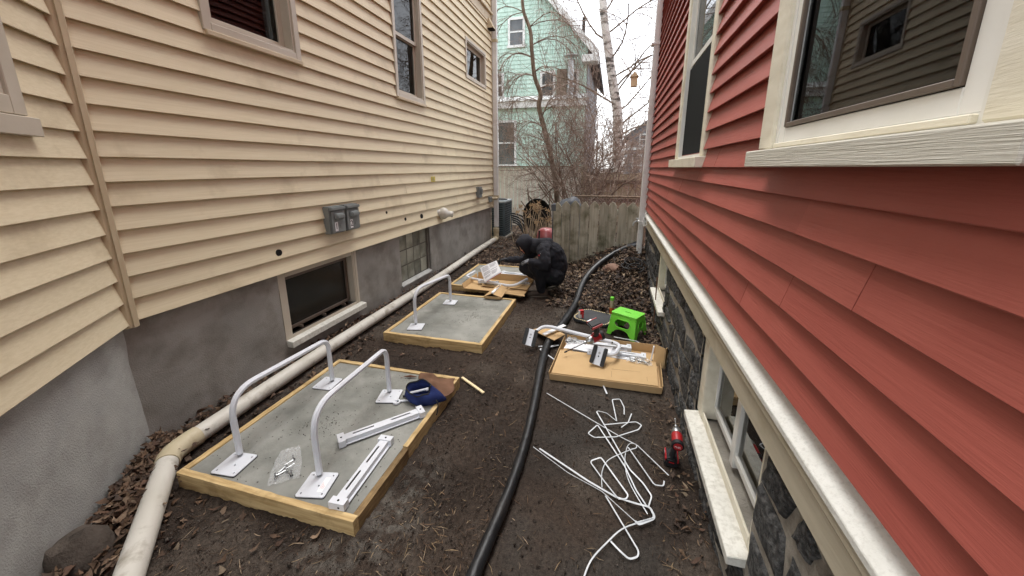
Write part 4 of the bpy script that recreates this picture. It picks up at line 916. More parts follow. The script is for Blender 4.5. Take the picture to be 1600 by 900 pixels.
# ---------------------------------------------------------------- impact drivers
def driver(name, org, fwd, up, label, bit=.06, battery=True):
    """origin: centre of the motor housing; fwd = nose direction, up = away from the handle"""
    t = thing(name, org, label, 'power driver', 'red cordless drivers')
    f = Vector(fwd).normalized(); u = Vector(up).normalized(); u = (u - f * u.dot(f)).normalized(); s = f.cross(u); O = Vector(org)
    Q = lambda a, b, cc: O + f * a + s * b + u * cc
    MB().lathe([(.026, -.062), (.030, -.058), (.031, -.01), (.030, .012), (.027, .02)], O, f, 20).build('housing', MT['drill_red'], t, smooth=True)
    MB().lathe([(.030, -.072), (.034, -.070), (.034, -.050), (.032, -.046)], O, f, 20).build('rear_ring', MT['drill_black'], t, smooth=True)
    dk = MB().lathe([(.025, -.0745), (.025, -.0725)], O, f, 20).build('badge', MT['drill_red'], t)
    vs, fs = text_geo('FUEL', .017, .0004)
    MB().add([Q(-.0752 - p[2], p[0], p[1] - .002) for p in vs], fs).build('lettering', MT['white_label'], dk)
    MB().lathe([(.028, .018), (.030, .022), (.029, .040), (.020, .062), (.012, .068), (.012, .082)], O, f, 18).build('nose', MT['steel'], t, smooth=True)
    MB().tube([Q(.08, 0, 0), Q(.08 + bit, 0, 0)], .0036, 6).lathe([(.006, .078 + bit * .9), (.006, .082 + bit)], O, f, 8).build('bit', MT['black'] if bit > .1 else MT['steel'], t)
    hm = MB(); hp_ = [Q(-.012, 0, -.02), Q(-.020, 0, -.06), Q(-.022, 0, -.10), Q(-.018, 0, -.135)]
    hm.tube(hp_, [.021, .018, .0175, .020], sec=[(1.25 * math.cos(2 * math.pi * i / 14), .85 * math.sin(2 * math.pi * i / 14)) for i in range(14)], up=tuple(f)).build('grip', MT['drill_black'], t, smooth=True)
    MB().obox(Q(.008, 0, -.05), (.016, .012, .026), Matrix((f, s, u)).transposed()).build('trigger', MT['drill_red'], t, bevel=.003)
    rot = Matrix((f, s, u)).transposed()
    MB().obox(Q(-.008, 0, -.146), (.088, .066, .026), rot).build('foot', MT['drill_black'], t, bevel=.008, seg=2)
    for q_ in (-1, 1): MB().obox(Q(-.008, q_ * .0345, -.146), (.080, .008, .020), rot).build('foot_stripe', MT['drill_red'], t, bevel=.002)
    if battery:
        MB().obox(Q(-.004, 0, -.176), (.100, .074, .036), rot).build('battery', MT['drill_black'], t, bevel=.008, seg=2)
        MB().obox(Q(-.05, 0, -.158), (.006, .03, .006), rot).build('battery_badge', MT['drill_red'], t)
    MB().obox(Q(.01, -.037, -.15), (.03, .005, .012), rot).build('belt_clip', MT['steel'], t)
    return t
gzd = gz(.44, 2.06)
driver('impact_driver', (.452, 2.08, gzd + .198), (.06, 1, .16), (.10, -.16, 1), 'red and black cordless driver standing on its battery beside the basement sill')
driver('impact_driver', (-.085, 3.25, .215), (-.78, -.52, -.28), (-.02, .35, -.92), 'red and black cordless driver with a long bit lying upside down in the cardboard box', bit=.16, battery=False).scale = (1.3, 1.3, 1.3)

# ---------------------------------------------------------------- green folding stool
def stool():
    A, B = Vector((.035, 3.845, 0)), Vector((.292, 3.700, 0)); ux = (B - A).normalized(); uy = Vector((0, 0, 1)).cross(ux)
    L_, D_ = (B - A).length + .022, .295; Hs = .232
    ctr = (A + B) / 2 + uy * D_ / 2; g = gz(ctr.x, ctr.y) + .006
    t = thing('step_stool', (ctr.x, ctr.y, g), 'lime green plastic folding step stool by the stone foundation', 'stool')
    tx, ty = .136, .092                                        # half size of the top
    def panel(name, half_b, half_t, base_mid, out, hole):
        """trapezoid panel with an oval hand hole and an arch between two feet; lies in a leaning plane"""
        o = [(-half_b, 0), (-half_b + .045, 0)]
        o += [(-half_b + .045 + .012, .03)] + [((half_b - .075) * math.cos(math.pi - math.pi * i / 8) * 1.0, .042 + .036 * math.sin(math.pi * i / 8)) for i in range(9)] + [(half_b - .045 - .012, .03)]
        o += [(half_b - .045, 0), (half_b, 0), (half_t, Hs - .012), (-half_t, Hs - .012)]
        hl = rrect(-hole, hole, .098, .178, .038, 6)
        vs, fs = plate(o, [hl], .006, .001)
        ex = Vector((-out.y, out.x, 0)) * 1.0
        lean = (half_b_d - half_t_d)
        F_ = lambda x, y, z: base_mid + ex * x - out * (lean * y / Hs) + Vector((0, 0, 1)) * y + out * z
        p = MB().add([tuple(F_(*q)) for q in vs], fs).build(name, MT['green'], t)
        vs, fs = plate(rrect(-hole - .007, hole + .007, .091, .185, .044, 6), [hl], .007, .001)
        MB().add([tuple(F_(q[0], q[1], q[2] + .0055)) for q in vs], fs).build('hole_rim', MT['green'], p)
    C0 = Vector((ctr.x, ctr.y, g))
    half_b_d, half_t_d = D_ / 2, ty
    panel('side_panel', L_ / 2, tx - .004, C0 - uy * (D_ / 2 - .006), -uy, .085)
    panel('side_panel', L_ / 2, tx - .004, C0 + uy * (D_ / 2 - .006), uy, .085)
    half_b_d, half_t_d = L_ / 2, tx
    panel('end_panel', D_ / 2 - .008, ty - .006, C0 + ux * (L_ / 2 - .006), ux, .048)
    panel('end_panel', D_ / 2 - .008, ty - .006, C0 - ux * (L_ / 2 - .006), -ux, .048)
    vs, fs = plate(rrect(-tx - .006, tx + .006, -ty - .006, ty + .006, .012), [rrect(-.038, .038, -.011, .011, .008)], .014, .003)
    top = MB().add([tuple(C0 + ux * p[0] + uy * p[1] + Vector((0, 0, Hs - .010 + p[2]))) for p in vs], fs).build('top', MT['green'], t)
    mb = MB()
    for k in range(9):
        for q in (-1, 1):
            u = -tx + .018 + k * (2 * tx - .036) / 8; cc = C0 + ux * u + uy * q * (ty - .004) + Vector((0, 0, Hs + .0042)); mb.obox(cc, (.012, .012, .002), Matrix((ux, uy, Vector((0, 0, 1)))).transposed())
    mb.build('grip_studs', MT['green'], top)
    mb = MB()                                                   # hinge knuckles down the four corners
    for sx in (-1, 1):
        for sy in (-1, 1):
            b0 = C0 + ux * sx * (L_ / 2 - .006) + uy * sy * (D_ / 2 - .006); t0 = C0 + ux * sx * tx + uy * sy * ty + Vector((0, 0, Hs - .012))
            for k in range(9):
                a, b = b0.lerp(t0, .06 + k * .1), b0.lerp(t0, .06 + k * .1 + .065); mb.tube([a, b], .0075, 8)
    mb.build('hinge_knuckles', MT['green'], t, smooth=True)
stool()

# foam kneeling mat, small box, caulk tube, rebar, cable coil
cx, cy = -.115, 4.21; g = gz(cx, cy); Mz = Matrix.Rotation(R(-22), 3, 'Z')
t = thing('kneeling_mat', (cx, cy, g), 'charcoal foam kneeling mat with dotted edge left of the green stool', 'mat')
out_ = [(p[0], p[1]) for p in rrect(-.22, .21, -.19, .19, .10, 6)]
f3 = lambda x, y, z: (Vector((cx, cy, g + .012)) + Mz @ Vector((x, y, z)))
vs, fs = plate(out_, [], .024, .004); MB().add([tuple(f3(*p)) for p in vs], fs).build('foam_pad', MT['mat_grey'], t)
mb = MB(); per = []
for i in range(len(out_)):
    a, b = Vector(out_[i]), Vector(out_[(i + 1) % len(out_)]); L_ = (b - a).length; k = max(1, int(L_ / .022))
    per += [a.lerp(b, j / k) * .955 for j in range(k)]
for p in per[::1]: mb.obox(f3(p.x, p.y, .0295), (.013, .013, .002), (0, 0, random.uniform(0, 1)))
mb.build('edge_dots', MT['dots'], t)
t = thing('small_carton', (-.275, 4.15, g + .036), 'small red and white carton standing on the kneeling mat', 'carton')
MB().obox((-.275, 4.15, g + .038 + .045), (.05, .035, .09), (0, 0, R(35))).build('carton_body', MT['white_label'], t, bevel=.002)
MB().obox((-.272, 4.152, g + .038 + .068), (.0515, .0365, .047), (0, 0, R(35))).build('red_band', MT['red_print'], t)
MB().obox((-.2555, 4.135, g + .038 + .035), (.010, .0366, .06), (0, 0, R(35))).build('red_side', MT['red_print'], t)
g2 = gz(.072, 4.46)
t = thing('caulk_tube', (.072, 4.46, g2), 'upright caulk tube with green cap between the mat and the green stool', 'tube')
MB().lathe([(.024, 0), (.024, .075)], (.072, 4.46, g2), (0, 0, 1), 14).build('orange_band', MT['orange'], t, smooth=True)
MB().lathe([(.0235, .0755), (.0235, .17)], (.072, 4.46, g2), (0, 0, 1), 14).build('tube_body', MT['dry_stalk'], t, smooth=True)
MB().lathe([(.0245, .1705), (.0245, .205), (.02, .21)], (.072, 4.46, g2), (0, 0, 1), 14).build('green_cap', MT['green'], t, smooth=True)
tag(MB().tube([(.515, 4.05, gz(.5, 4.05) - .05), (.512, 4.05, .62)], .006, 6).build('iron_rod', MT['rust']), 'thin rusty rod standing against the stone foundation behind the stool', 'rod')
mb = MB()
for k in range(7):
    r0 = random.uniform(.09, .16); ccx, ccy = .36 + random.uniform(-.04, .04), 5.52 + random.uniform(-.05, .05); tz = gz(ccx, ccy)
    pl = [(ccx + r0 * math.cos(a) * 1.1, ccy + r0 * math.sin(a) * .8, gz(ccx, ccy + r0 * math.sin(a) * .8) + .03 + .012 * k + .05 * abs(math.sin(a * .5 + k))) for a in [i * 2 * math.pi / 18 + k for i in range(17)]]
    mb.tube(pl, .0065, 6)
tag(mb.build('cable_coil', MT['black'], None, smooth=True), 'loose coil of black cable on the leaf pile beside the red house', 'cable')
def rock(ctr, s, m, label, seed, flat=1):
    bm = bmesh.new(); bmesh.ops.create_icosphere(bm, subdivisions=3, radius=1)
    for v in bm.verts:
        q = v.co.copy(); r = 1 + .35 * mnoise.noise(q * 1.4 + Vector((seed, 0, 0))) + .12 * mnoise.noise(q * 4 + Vector((0, seed, 0)))
        v.co = Vector((q.x * s[0], q.y * s[1], q.z * s[2])) * r
    me = bpy.data.meshes.new('rock'); bm.to_mesh(me); bm.free()
    o = link_mesh('rock', me, m, None, True, 35); o.location = ctr; return tag(o, label, 'rock')
rock((-2.20, .77, .05), (.13, .11, .12), MT['rock'], 'dark brown rock against the near foundation by the drain pipe', 3)
rock((.06, 5.62, gz(.06, 5.62) + .02), (.13, .10, .07), MT['brick_red'], 'flat reddish brown rock on the leaf pile under the black hose', 8)
rock((-2.50, 7.6, gz(-2.5, 7.6) + .02), (.09, .08, .07), MT['rock'], 'mossy stone tucked behind the far end of the drain pipe', 12)
rock((-2.34, 7.75, gz(-2.34, 7.75) + .01), (.13, .10, .04), MT['rock'], 'flat grey stone near the foot of the tan downspout', 16)

# ---------------------------------------------------------------- cardboard boxes
def board(mb, p, t_=.005):
    """cardboard sheet from four corners, thickened"""
    P = [Vector(q) for q in p]; n_ = (P[1] - P[0]).cross(P[3] - P[0]).normalized() * t_
    return mb.add(P + [q + n_ for q in P], [(3, 2, 1, 0), (4, 5, 6, 7), (0, 1, 5, 4), (1, 2, 6, 5), (2, 3, 7, 6), (3, 0, 4, 7)])
def big_box():
    t = thing('cardboard_box', (0, 3.2, 0), 'opened flat cardboard box of white rails beside the green stool', 'box')
    x0, x1, y0, y1, h = -.415, .462, 2.80, 3.50, .085; z = .012
    rotv = lambda p: p
    S = lambda name, pts, th=.005: board(MB(), [rotv(q) for q in pts], th).build(name, MT['cardboard'], t)
    S('bottom', [(x0, y0, z), (x1, y0 + .02, z), (x1 + .04, y1, z), (x0 + .05, y1, z)])
    S('front_wall', [(x0, y0 - .002, z), (x1, y0 + .018, z), (x1, y0 + .010, z + h * .72), (x0, y0 - .012, z + h * .72)])
    S('back_wall', [(x1 + .036, y1 + .004, z), (x0 + .054, y1 + .004, z), (x0 + .054, y1 + .012, z + h), (x1 + .036, y1 + .012, z + h)])
    S('side_wall', [(x0 + .05, y1, z), (x0, y0, z), (x0 - .012, y0, z + h * .75), (x0 + .035, y1, z + h)])
    S('side_wall', [(x1, y0 + .02, z), (x1 + .04, y1, z), (x1 + .047, y1, z + h), (x1 + .006, y0 + .02, z + h * .8)])
    # closed front panel over the front half, sagging a little
    vs = []; fs = []; k = 12; kk = 8
    for i in range(k + 1):
        for j in range(kk + 1):
            u, v = i / k, j / kk; x = x0 + .006 + (x1 - x0 - .03) * u + .02 * v; y = y0 + .0 + .022 * u + .40 * v - .045 * u * v * 0
            vs.append((x, y, z + h * .74 + .012 * v - .006 * math.sin(math.pi * u) * (.3 + .7 * v) + .002 * mnoise.noise(Vector((u * 4, v * 4, 2)))))
    for i in range(k):
        for j in range(kk): fs.append((i * (kk + 1) + j, (i + 1) * (kk + 1) + j, (i + 1) * (kk + 1) + j + 1, i * (kk + 1) + j + 1))
    fp = MB().add(vs, fs).build('front_flap', MT['cardboard'], t)
    s_ = fp.modifiers.new('thick', 'SOLIDIFY'); s_.thickness = .005
    for a, b in (((.08, 2.86), (.08, 2.985)), ((.08, 2.985), (.36, 3.00)), ((.36, 2.87), (.36, 3.0))):
        pa = Vector((a[0], a[1], 0)); pb = Vector((b[0], b[1], 0)); cc = (pa + pb) / 2; zc = z + h * .74 + .012 * ((cc.y - y0) / .40) - .0115
        MB().obox((cc.x, cc.y, zc + .008), ((pb - pa).length, .002, .0015), (0, 0, math.atan2(pb.y - pa.y, pb.x - pa.x))).build('crease', MT['lumber_dirty'], fp)
    # raised end flaps on the right, loose flap on the left
    S('end_flap', [(x1 - .03, 3.20, z + h * .5), (x1 + .055, 3.165, z + h * .4), (x1 + .058, 3.19, z + h + .125), (x1 - .012, 3.23, z + h + .135)])
    S('end_flap', [(x1 + .056, 3.162, z + h * .35), (x1 + .085, 3.24, z + h * .2), (x1 + .088, 3.27, z + h + .10), (x1 + .060, 3.188, z + h + .125)])
    MB().obox((x1 - .036, 3.235, z + h + .045), (.012, .05, .13), (R(-12), R(6), R(-9))).build('foam_strip', MT['white_label'], t, bevel=.002)
    S('side_flap', [(-.76, 3.66, .035), (-.47, 3.36, .09), (-.38, 3.50, .10), (-.60, 3.78, .05)])
    MB().obox((-.50, 3.56, .115), (.045, .30, .008), (R(4), 0, R(-38))).build('foam_strip', MT['white_label'], t)
big_box()
# contents of the box: rails, bags, paper, and the spare hoop lying on top
rail((-.26, 3.30), (.36, 3.27), 'white slotted rail inside the cardboard box, its end bracket at the right', z=.055, wd=.06, hgt=.035)
rail((-.33, 3.42), (.24, 3.43), 'white slotted rail at the back of the cardboard box', z=.05)
rail((-.12, 3.215), (.26, 3.185), 'short white rail lying in the cardboard box beside the bag of screws', z=.05, wd=.04)
ps = MB(); vs = []; fs = []; k = 10
for i in range(k + 1):
    for j in range(5): u, v = i / k, j / 4; vs.append((-.36 + .42 * u + .03 * v, 3.235 + .13 * v - .02 * u, .088 + .006 * math.sin(u * 7) + .012 * v))
for i in range(k):
    for j in range(4): fs.append((i * 5 + j, (i + 1) * 5 + j, (i + 1) * 5 + j + 1, i * 5 + j + 1))
tag(ps.add(vs, fs).build('packing_sheet', MT['paper'], None, smooth=True, angle=180), 'white foam packing sheet lying in the cardboard box', 'sheet')
crumple_bag('screw_bag', (.315, 3.17, .085), .22, .11, .022, R(-8), 'clear plastic bag lying in the right end of the cardboard box')
crumple_bag('parts_bag', (-.29, 3.37, .10), .15, .12, .03, R(20), 'clear bag of fittings in the left corner of the cardboard box')
t = thing('white_hoop', (-.3, 3.3, .1), 'white hoop lying on its side across the cardboard box, its plates facing the camera', 'hoop', 'white tubular hoops on base plates')
hp_ = fillet_path([(-.675, 3.335, .155), (-.60, 3.53, .165), (.16, 3.315, .155), (.10, 3.10, .150), (-.02, 3.085, .15)], [.10, .09, .05], 8)
MB().tube(hp_, .0165, sec=oct_).build('tube', MT['white_metal'], t, smooth=True, angle=30)
MB().tube([Vector(hp_[10]).lerp(Vector(hp_[11]), .36), Vector(hp_[10]).lerp(Vector(hp_[11]), .44)], .0172, sec=oct_).build('yellow_tape', MT['yellow'], t)
for q in (.50, .53, .57, .60): MB().obox(Vector(hp_[10]).lerp(Vector(hp_[11]), q) + Vector((-.005, -.0175, .004)), (.012, .002, .014), (0, 0, R(-15))).build('printed_mark', MT['black_print'], t)
def standing_plate(ctr, nrm, roll, parent, w_=.125, h_=.165):
    n_ = Vector(nrm).normalized(); e1 = Vector((0, 0, 1)).cross(n_).normalized(); e2 = n_.cross(e1); e1, e2 = e1 * math.cos(roll) + e2 * math.sin(roll), e2 * math.cos(roll) - e1 * math.sin(roll)
    F_ = frame_fn(ctr, e1, e2, n_)
    vs, fs = plate(rrect(-w_ / 2, w_ / 2, -h_ / 2, h_ / 2, .012), [], .006, .0006)
    b = MB().add([tuple(F_(*p)) for p in vs], fs).build('base_plate', MT['white_metal'], parent)
    for sx in (-1, 1):
        vs, fs = plate(rrect(sx * w_ * .37 - .0165, sx * w_ * .37 + .0165, -h_ / 2 + .001, h_ / 2 - .001, .010), [], .012, .001)
        MB().add([tuple(F_(p[0], p[1], p[2] + .0062)) for p in vs], fs).build('rubber_strip', MT['black'], b)
    for q, r_ in ((.028, .010), (-.004, .006)): MB().lathe([(r_, .0062), (r_, .0085)], F_(0, q, 0), tuple(n_), 12).build('bolt_head', MT['steel'] if q > 0 else MT['hole'], b)
standing_plate((-.70, 3.30, .125), (.14, -.62, .55), R(-14), t)
standing_plate((-.035, 3.045, .15), (.10, -.60, .62), R(-18), t)
# stray thin white strips under and around the box
for k, (pl, lb) in enumerate([([(-.62, 3.33), (-.42, 3.40), (-.60, 3.28), (-.43, 3.10)], 'thin white strip bent into a V left of the cardboard box'), ([(.02, 2.80), (.05, 2.70)], 'short white strip sticking out from under the front of the cardboard box'), ([(.10, 3.72), (.33, 3.68), (.36, 3.60)], 'thin white strip curling behind the cardboard box by the stool'), ([(-.02, 3.68), (.08, 3.60)], 'stub of white strip just behind the middle of the cardboard box')]):
    mb = MB().tube(fillet_path([(x, y, gz(x, y) + .03) for x, y in pl], .02, 3) if len(pl) > 2 else [(x, y, gz(x, y) + .02) for x, y in pl], 1.0, sec=[(.002, .006), (-.002, .006), (-.002, -.006), (.002, -.006)])
    tag(mb.build('plastic_strip', MT['strap']), lb, 'strip', 'white plastic strips around the cardboard box')

# box on the far pad
def far_box():
    t = thing('cardboard_box', (-1.45, 4.85, .09), 'opened cardboard box laid out on the farthest pad in front of the crouching person', 'box')
    z = .10; S = lambda name, pts, th=.005: board(MB(), pts, th).build(name, MT['cardboard'], t)
    x0, x1, y0, y1 = -1.93, -1.06, 4.62, 5.12
    S('bottom', [(x0, y0, z), (x1, y0 - .02, z), (x1, y1, z), (x0 + .02, y1, z)])
    S('back_wall', [(x1, y1 + .004, z), (x0 + .02, y1 + .004, z), (x0 + .02, y1 + .02, z + .10), (x1, y1 + .02, z + .10)])
    S('side_wall', [(x0 + .02, y1, z), (x0 - .004, y0, z), (x0 - .03, y0, z + .07), (x0, y1, z + .085)])
    S('side_wall', [(x1 + .002, y0, z), (x1 + .002, y1, z), (x1 + .03, y1, z + .08), (x1 + .03, y0, z + .07)])
    S('front_wall', [(x0, y0 - .003, z), (x1 - .30, y0 - .016, z), (x1 - .30, y0 - .10, z + .035), (x0 - .01, y0 - .08, z + .03)])
    S('front_wall', [(x1 - .296, y0 - .016, z + .003), (x1 + .0, y0 - .022, z + .003), (x1 + .02, y0 - .10, z + .0), (x1 - .29, y0 - .105, z + .025)])
    S('crossways_flap', [(-1.72, 4.74, z + .022), (-1.34, 4.70, z + .022), (-1.33, 4.93, z + .028), (-1.72, 4.96, z + .028)])
    S('crossways_flap', [(-1.31, 4.74, z + .020), (-1.06, 4.72, z + .020), (-1.05, 4.99, z + .024), (-1.31, 5.0, z + .024)])
far_box()
t = thing('cardboard_sleeve', (-1.43, 4.42, .1), 'small folded cardboard sleeve holding a white rail between the middle and far pads', 'box')
board(MB(), [(-1.535, 4.325, .12), (-1.44, 4.300, .165), (-1.40, 4.62, .20), (-1.505, 4.63, .135)]).build('left_panel', MT['cardboard'], t)
board(MB(), [(-1.405, 4.300, .165), (-1.30, 4.335, .12), (-1.31, 4.63, .135), (-1.385, 4.62, .20)]).build('right_panel', MT['cardboard'], t)
board(MB(), [(-1.53, 4.318, .10), (-1.31, 4.322, .10), (-1.305, 4.316, .135), (-1.53, 4.312, .135)]).build('end_flap', MT['cardboard'], t)
MB().box(-1.44, -1.405, 4.33, 4.66, .165, .185).build('foam_insert', MT['white_label'], t, bevel=.003)
t = thing('bent_white_tube', (-1.5, 4.85, .16), 'white bent hoop tube lying across the far cardboard box', 'tube')
MB().tube(fillet_path([(-2.02, 5.28, .16), (-2.07, 4.98, .155), (-1.60, 4.78, .17), (-1.24, 4.68, .165), (-1.10, 4.93, .215)], [.12, .1, .05, ][:1] + [.10, .13], 8), .0165, sec=oct_).build('tube', MT['white_metal'], t, smooth=True, angle=30)
for k, (a, b, lb) in enumerate([((-1.62, 5.50), (-1.10, 5.44), 'white rail nearest the back form board of the far pad'), ((-1.60, 5.40), (-1.10, 5.35), 'white rail second from the back on the far pad'), ((-1.64, 5.23), (-1.22, 5.20), 'white rail just behind the far cardboard box'), ((-1.78, 4.86), (-1.52, 4.83), 'short white rail inside the left end of the far cardboard box')]):
    rail(a, b, lb, z=.092 if k < 3 else .128, wd=.05)
crumple_bag('fitting_bag', (-1.13, 4.95, .14), .14, .17, .05, R(10), 'clear plastic bag standing in the right end of the far cardboard box', bolts=True)
# instruction leaflet held by the person
t = thing('instruction_leaflet', (-1.62, 4.86, .2), 'white printed instruction leaflet with a red lower edge held by the crouching person', 'leaflet')
q = [Vector(p) for p in ((-1.66, 4.72, .185), (-1.44, 4.78, .335), (-1.55, 4.92, .455), (-1.775, 4.86, .345))]
nrm = (q[1] - q[0]).cross(q[3] - q[0]).normalized()
if nrm.y > 0: nrm = -nrm
def leaf_pt(u, v, off=0): return (q[0] * (1 - u) * (1 - v) + q[1] * u * (1 - v) + q[2] * u * v + q[3] * (1 - u) * v) + nrm * (off + .012 * math.sin(math.pi * u) * (1 - .5 * v))
def sheet(u0, u1, v0, v1, off, k=6):
    vs = []; fs = []
    for i in range(k + 1):
        for j in range(k + 1): vs.append(tuple(leaf_pt(u0 + (u1 - u0) * i / k, v0 + (v1 - v0) * j / k, off)))
    for i in range(k):
        for j in range(k): fs.append((i * (k + 1) + j, (i + 1) * (k + 1) + j, (i + 1) * (k + 1) + j + 1, i * (k + 1) + j + 1))
    return MB().add(vs, fs)
pg = sheet(0, 1, 0, 1, .002).build('front_page', MT['paper'], t, smooth=True, angle=180)
sheet(0, 1.01, -.05, 1, -.004).build('back_page', MT['paper'], t, smooth=True, angle=180)
sheet(.10, 1.01, -.075, -.01, -.007).build('red_edge', MT['red_print'], t)
mb = MB()
for r_ in range(12):
    v = .90 - r_ * .066
    for (a, b) in ((.08, random.uniform(.40, .5)), (.54, random.uniform(.75, .93))):
        if r_ in (5,) or random.random() < .15: continue
        s_ = sheet(a, b, v, v + .022, .0035, 2); mb.add(s_.v, s_.f)
mb.build('print_lines', MT['ink'], pg)
# ---------------------------------------------------------------- crouching person
def ball(mb, ctr, r, n=10, sc=(1, 1, 1), rot=None):
    rot = rot or Matrix.Identity(3); vs = []; fs = []
    for i in range(n + 1):
        th = math.pi * i / n
        for j in range(2 * n):
            ph = math.pi * j / n; vs.append(Vector(ctr) + rot @ Vector((r * sc[0] * math.sin(th) * math.cos(ph), r * sc[1] * math.sin(th) * math.sin(ph), r * sc[2] * math.cos(th))))
    for i in range(n):
        for j in range(2 * n): fs.append((i * 2 * n + j, i * 2 * n + (j + 1) % (2 * n), (i + 1) * 2 * n + (j + 1) % (2 * n), (i + 1) * 2 * n + j))
    return mb.add(vs, fs)
def limb(mb, pts, rad, n=12):
    pp = smooth_path(pts, 6); m_ = len(pp) - 1; rr = []
    for i in range(len(pp)):
        t = i / m_ * (len(rad) - 1); k = min(int(t), len(rad) - 2); rr.append(rad[k] * (1 - (t - k)) + rad[k + 1] * (t - k))
    mb.tube(pp, rr, n); ball(mb, pp[0], rr[0] * .98, 6); ball(mb, pp[-1], rr[-1] * .98, 6); return mb
def person():
    t = thing('person', (-.85, 4.95, 0), 'person in a black hoodie and trousers crouching by the far pad, holding a leaflet', 'person')
    V = Vector
    pel = V((-.705, 5.02, .285)); s1 = V((-.70, 5.02, .43)); s2 = V((-.75, 5.02, .575)); s3 = V((-.86, 5.01, .665)); nk = V((-1.01, 5.0, .685)); hd = V((-1.135, 4.97, .695))
    shN, elN, wrN = V((-.865, 4.845, .655)), V((-.805, 4.72, .475)), V((-1.01, 4.755, .515))
    shF, elF, wrF = V((-.985, 5.155, .615)), V((-1.20, 5.10, .445)), V((-1.42, 5.02, .450))
    hpN, knN, anN = V((-.69, 4.92, .28)), V((-.985, 4.79, .455)), V((-.875, 4.835, .105))
    hpF, knF, anF = V((-.74, 5.10, .275)), V((-1.175, 5.06, .335)), V((-.80, 5.12, .13))
    fd = V((-.64, -.46, -.62)).normalized()                      # where the face looks
    ufd = (V((0, 0, 1)) - fd * fd.z).normalized(); rfd = fd.cross(ufd); rot = Matrix((rfd, fd, ufd)).transposed()
    # body under the clothes: one continuous surface
    b = MB(); limb(b, [pel, s1, s2, s3], [.12, .115, .125, .11]); limb(b, [s3, nk, hd], [.07, .052, .05])
    ball(b, hd, .095, 10, (.80, .95, 1.18), rot); ball(b, hd + fd * .093 - ufd * .012, .017, 5, (.7, .9, 1.3), rot); ball(b, hd + fd * .075 - ufd * .075, .03, 6, (1, .7, .6), rot)
    for s in (-1, 1): ball(b, hd + rfd * s * .078 - ufd * .01, .022, 5, (.35, .8, 1.2), rot)
    limb(b, [shN, elN, wrN], [.05, .042, .028]); limb(b, [shF, elF, wrF], [.05, .042, .028]); limb(b, [shN, s3, shF], [.06, .08, .06])
    limb(b, [hpN, knN], [.085, .058]); limb(b, [knN, anN], [.055, .038]); limb(b, [hpF, knF], [.085, .058]); limb(b, [knF, anF], [.055, .038])
    body = remesh_obj('body', b, MT['skin'], t, .011, 4)
    for s in (-1, 1):
        e = MB(); ball(e, hd + fd * .082 + rfd * s * .03 + ufd * .012, .011, 6); e.build('eye', MT['black'], body, smooth=True)
    MB().obox(hd + fd * .090 - ufd * .052, (.040, .006, .010), rot).build('mouth', MT['red_machine'], body)
    # trousers
    m = MB(); ball(m, pel + V((.0, 0, .01)), .142, 10, (.95, 1.0, .9)); limb(m, [hpN, hpN.lerp(knN, .5) + V((0, 0, -.015)), knN], [.128, .105, .082]); limb(m, [hpF, hpF.lerp(knF, .5) + V((0, 0, -.015)), knF], [.128, .105, .085])
    limb(m, [knN, knN.lerp(anN, .45) + V((.035, .01, 0)), anN], [.080, .082, .066]); limb(m, [knF, knF.lerp(anF, .45) + V((.02, 0, -.01)), anF], [.082, .080, .062])
    remesh_obj('trousers', m, MT['pants'], t, .012, 4, .012, 24, 3)
    # hoodie
    m = MB(); limb(m, [pel + V((-.005, 0, .05)), s1, s2, s3 + V((0, 0, -.01))], [.150, .155, .158, .128], 16)
    for q, yy in ((.11, -.06), (.11, .06)): limb(m, [s1 + V((-.02, yy, 0)), s2 + V((-.02, yy, -.01)), s3 + V((-.01, yy * 1.1, -.02))], [.108, .120, .100])
    limb(m, [shN, s3 + V((.01, 0, .01)), shF], [.088, .115, .085]); limb(m, [s3, nk], [.115, .098])
    limb(m, [shN, shN.lerp(elN, .55) + V((.012, -.015, .01)), elN], [.092, .084, .078]); limb(m, [elN, elN.lerp(wrN, .5), wrN], [.076, .066, .046])
    limb(m, [shF, shF.lerp(elF, .55), elF], [.085, .070, .062]); limb(m, [elF, elF.lerp(wrF, .5), wrF], [.062, .054, .042])
    hood = remesh_obj('hoodie', m, MT['hoodie'], t, .012, 6, .012, 24, 7)
    m = MB(); rings = [(.0, -.135), (.075, -.122), (.110, -.075), (.124, -.01), (.121, .045), (.106, .082), (.098, .095), (.088, .088), (.090, .04)]
    vs = []; k = 20
    for rr, h in rings:
        for i in range(k):
            a = 2 * math.pi * i / k; vs.append(hd + fd * h + (rfd * math.cos(a) * .93 + ufd * math.sin(a) * 1.14) * rr * (1 + .05 * math.sin(3 * a + h * 20)) + ufd * .012)
    fs = [(i * k + j, i * k + (j + 1) % k, (i + 1) * k + (j + 1) % k, (i + 1) * k + j) for i in range(len(rings) - 1) for j in range(k)]
    ho = m.add(vs, fs).build('hood', MT['hoodie'], t, smooth=True, angle=180)
    m = MB(); limb(m, [hd - fd * .06 - ufd * .05, nk + V((.02, 0, .01)), s3 + V((.03, 0, .04))], [.105, .105, .10]); remesh_obj('hood_collar', m, MT['hoodie'], t, .013, 5, .012, 12, 2)
    # white print and red mark on the near sleeve, small tab at the hip
    e = elN - shN; cdv = V((.17, -.93, .25)).normalized(); mid = shN + e * .20 + cdv * .086 + V((-.02, 0, 0)); lr = cdv.to_track_quat('Z', 'Y').to_matrix() @ Matrix.Rotation(R(35), 3, 'Z')
    lg = MB().obox(mid, (.045, .024, .016), lr).build('sleeve_logo', MT['white_label'], hood)
    MB().obox(mid + V((-.036, -.003, -.026)), (.022, .018, .016), lr).build('sleeve_logo', MT['red_print'], hood)
    MB().obox((-.655, 4.862, .355), (.03, .006, .012), (0, R(-10), R(20))).build('hip_tab', MT['red_print'], hood)
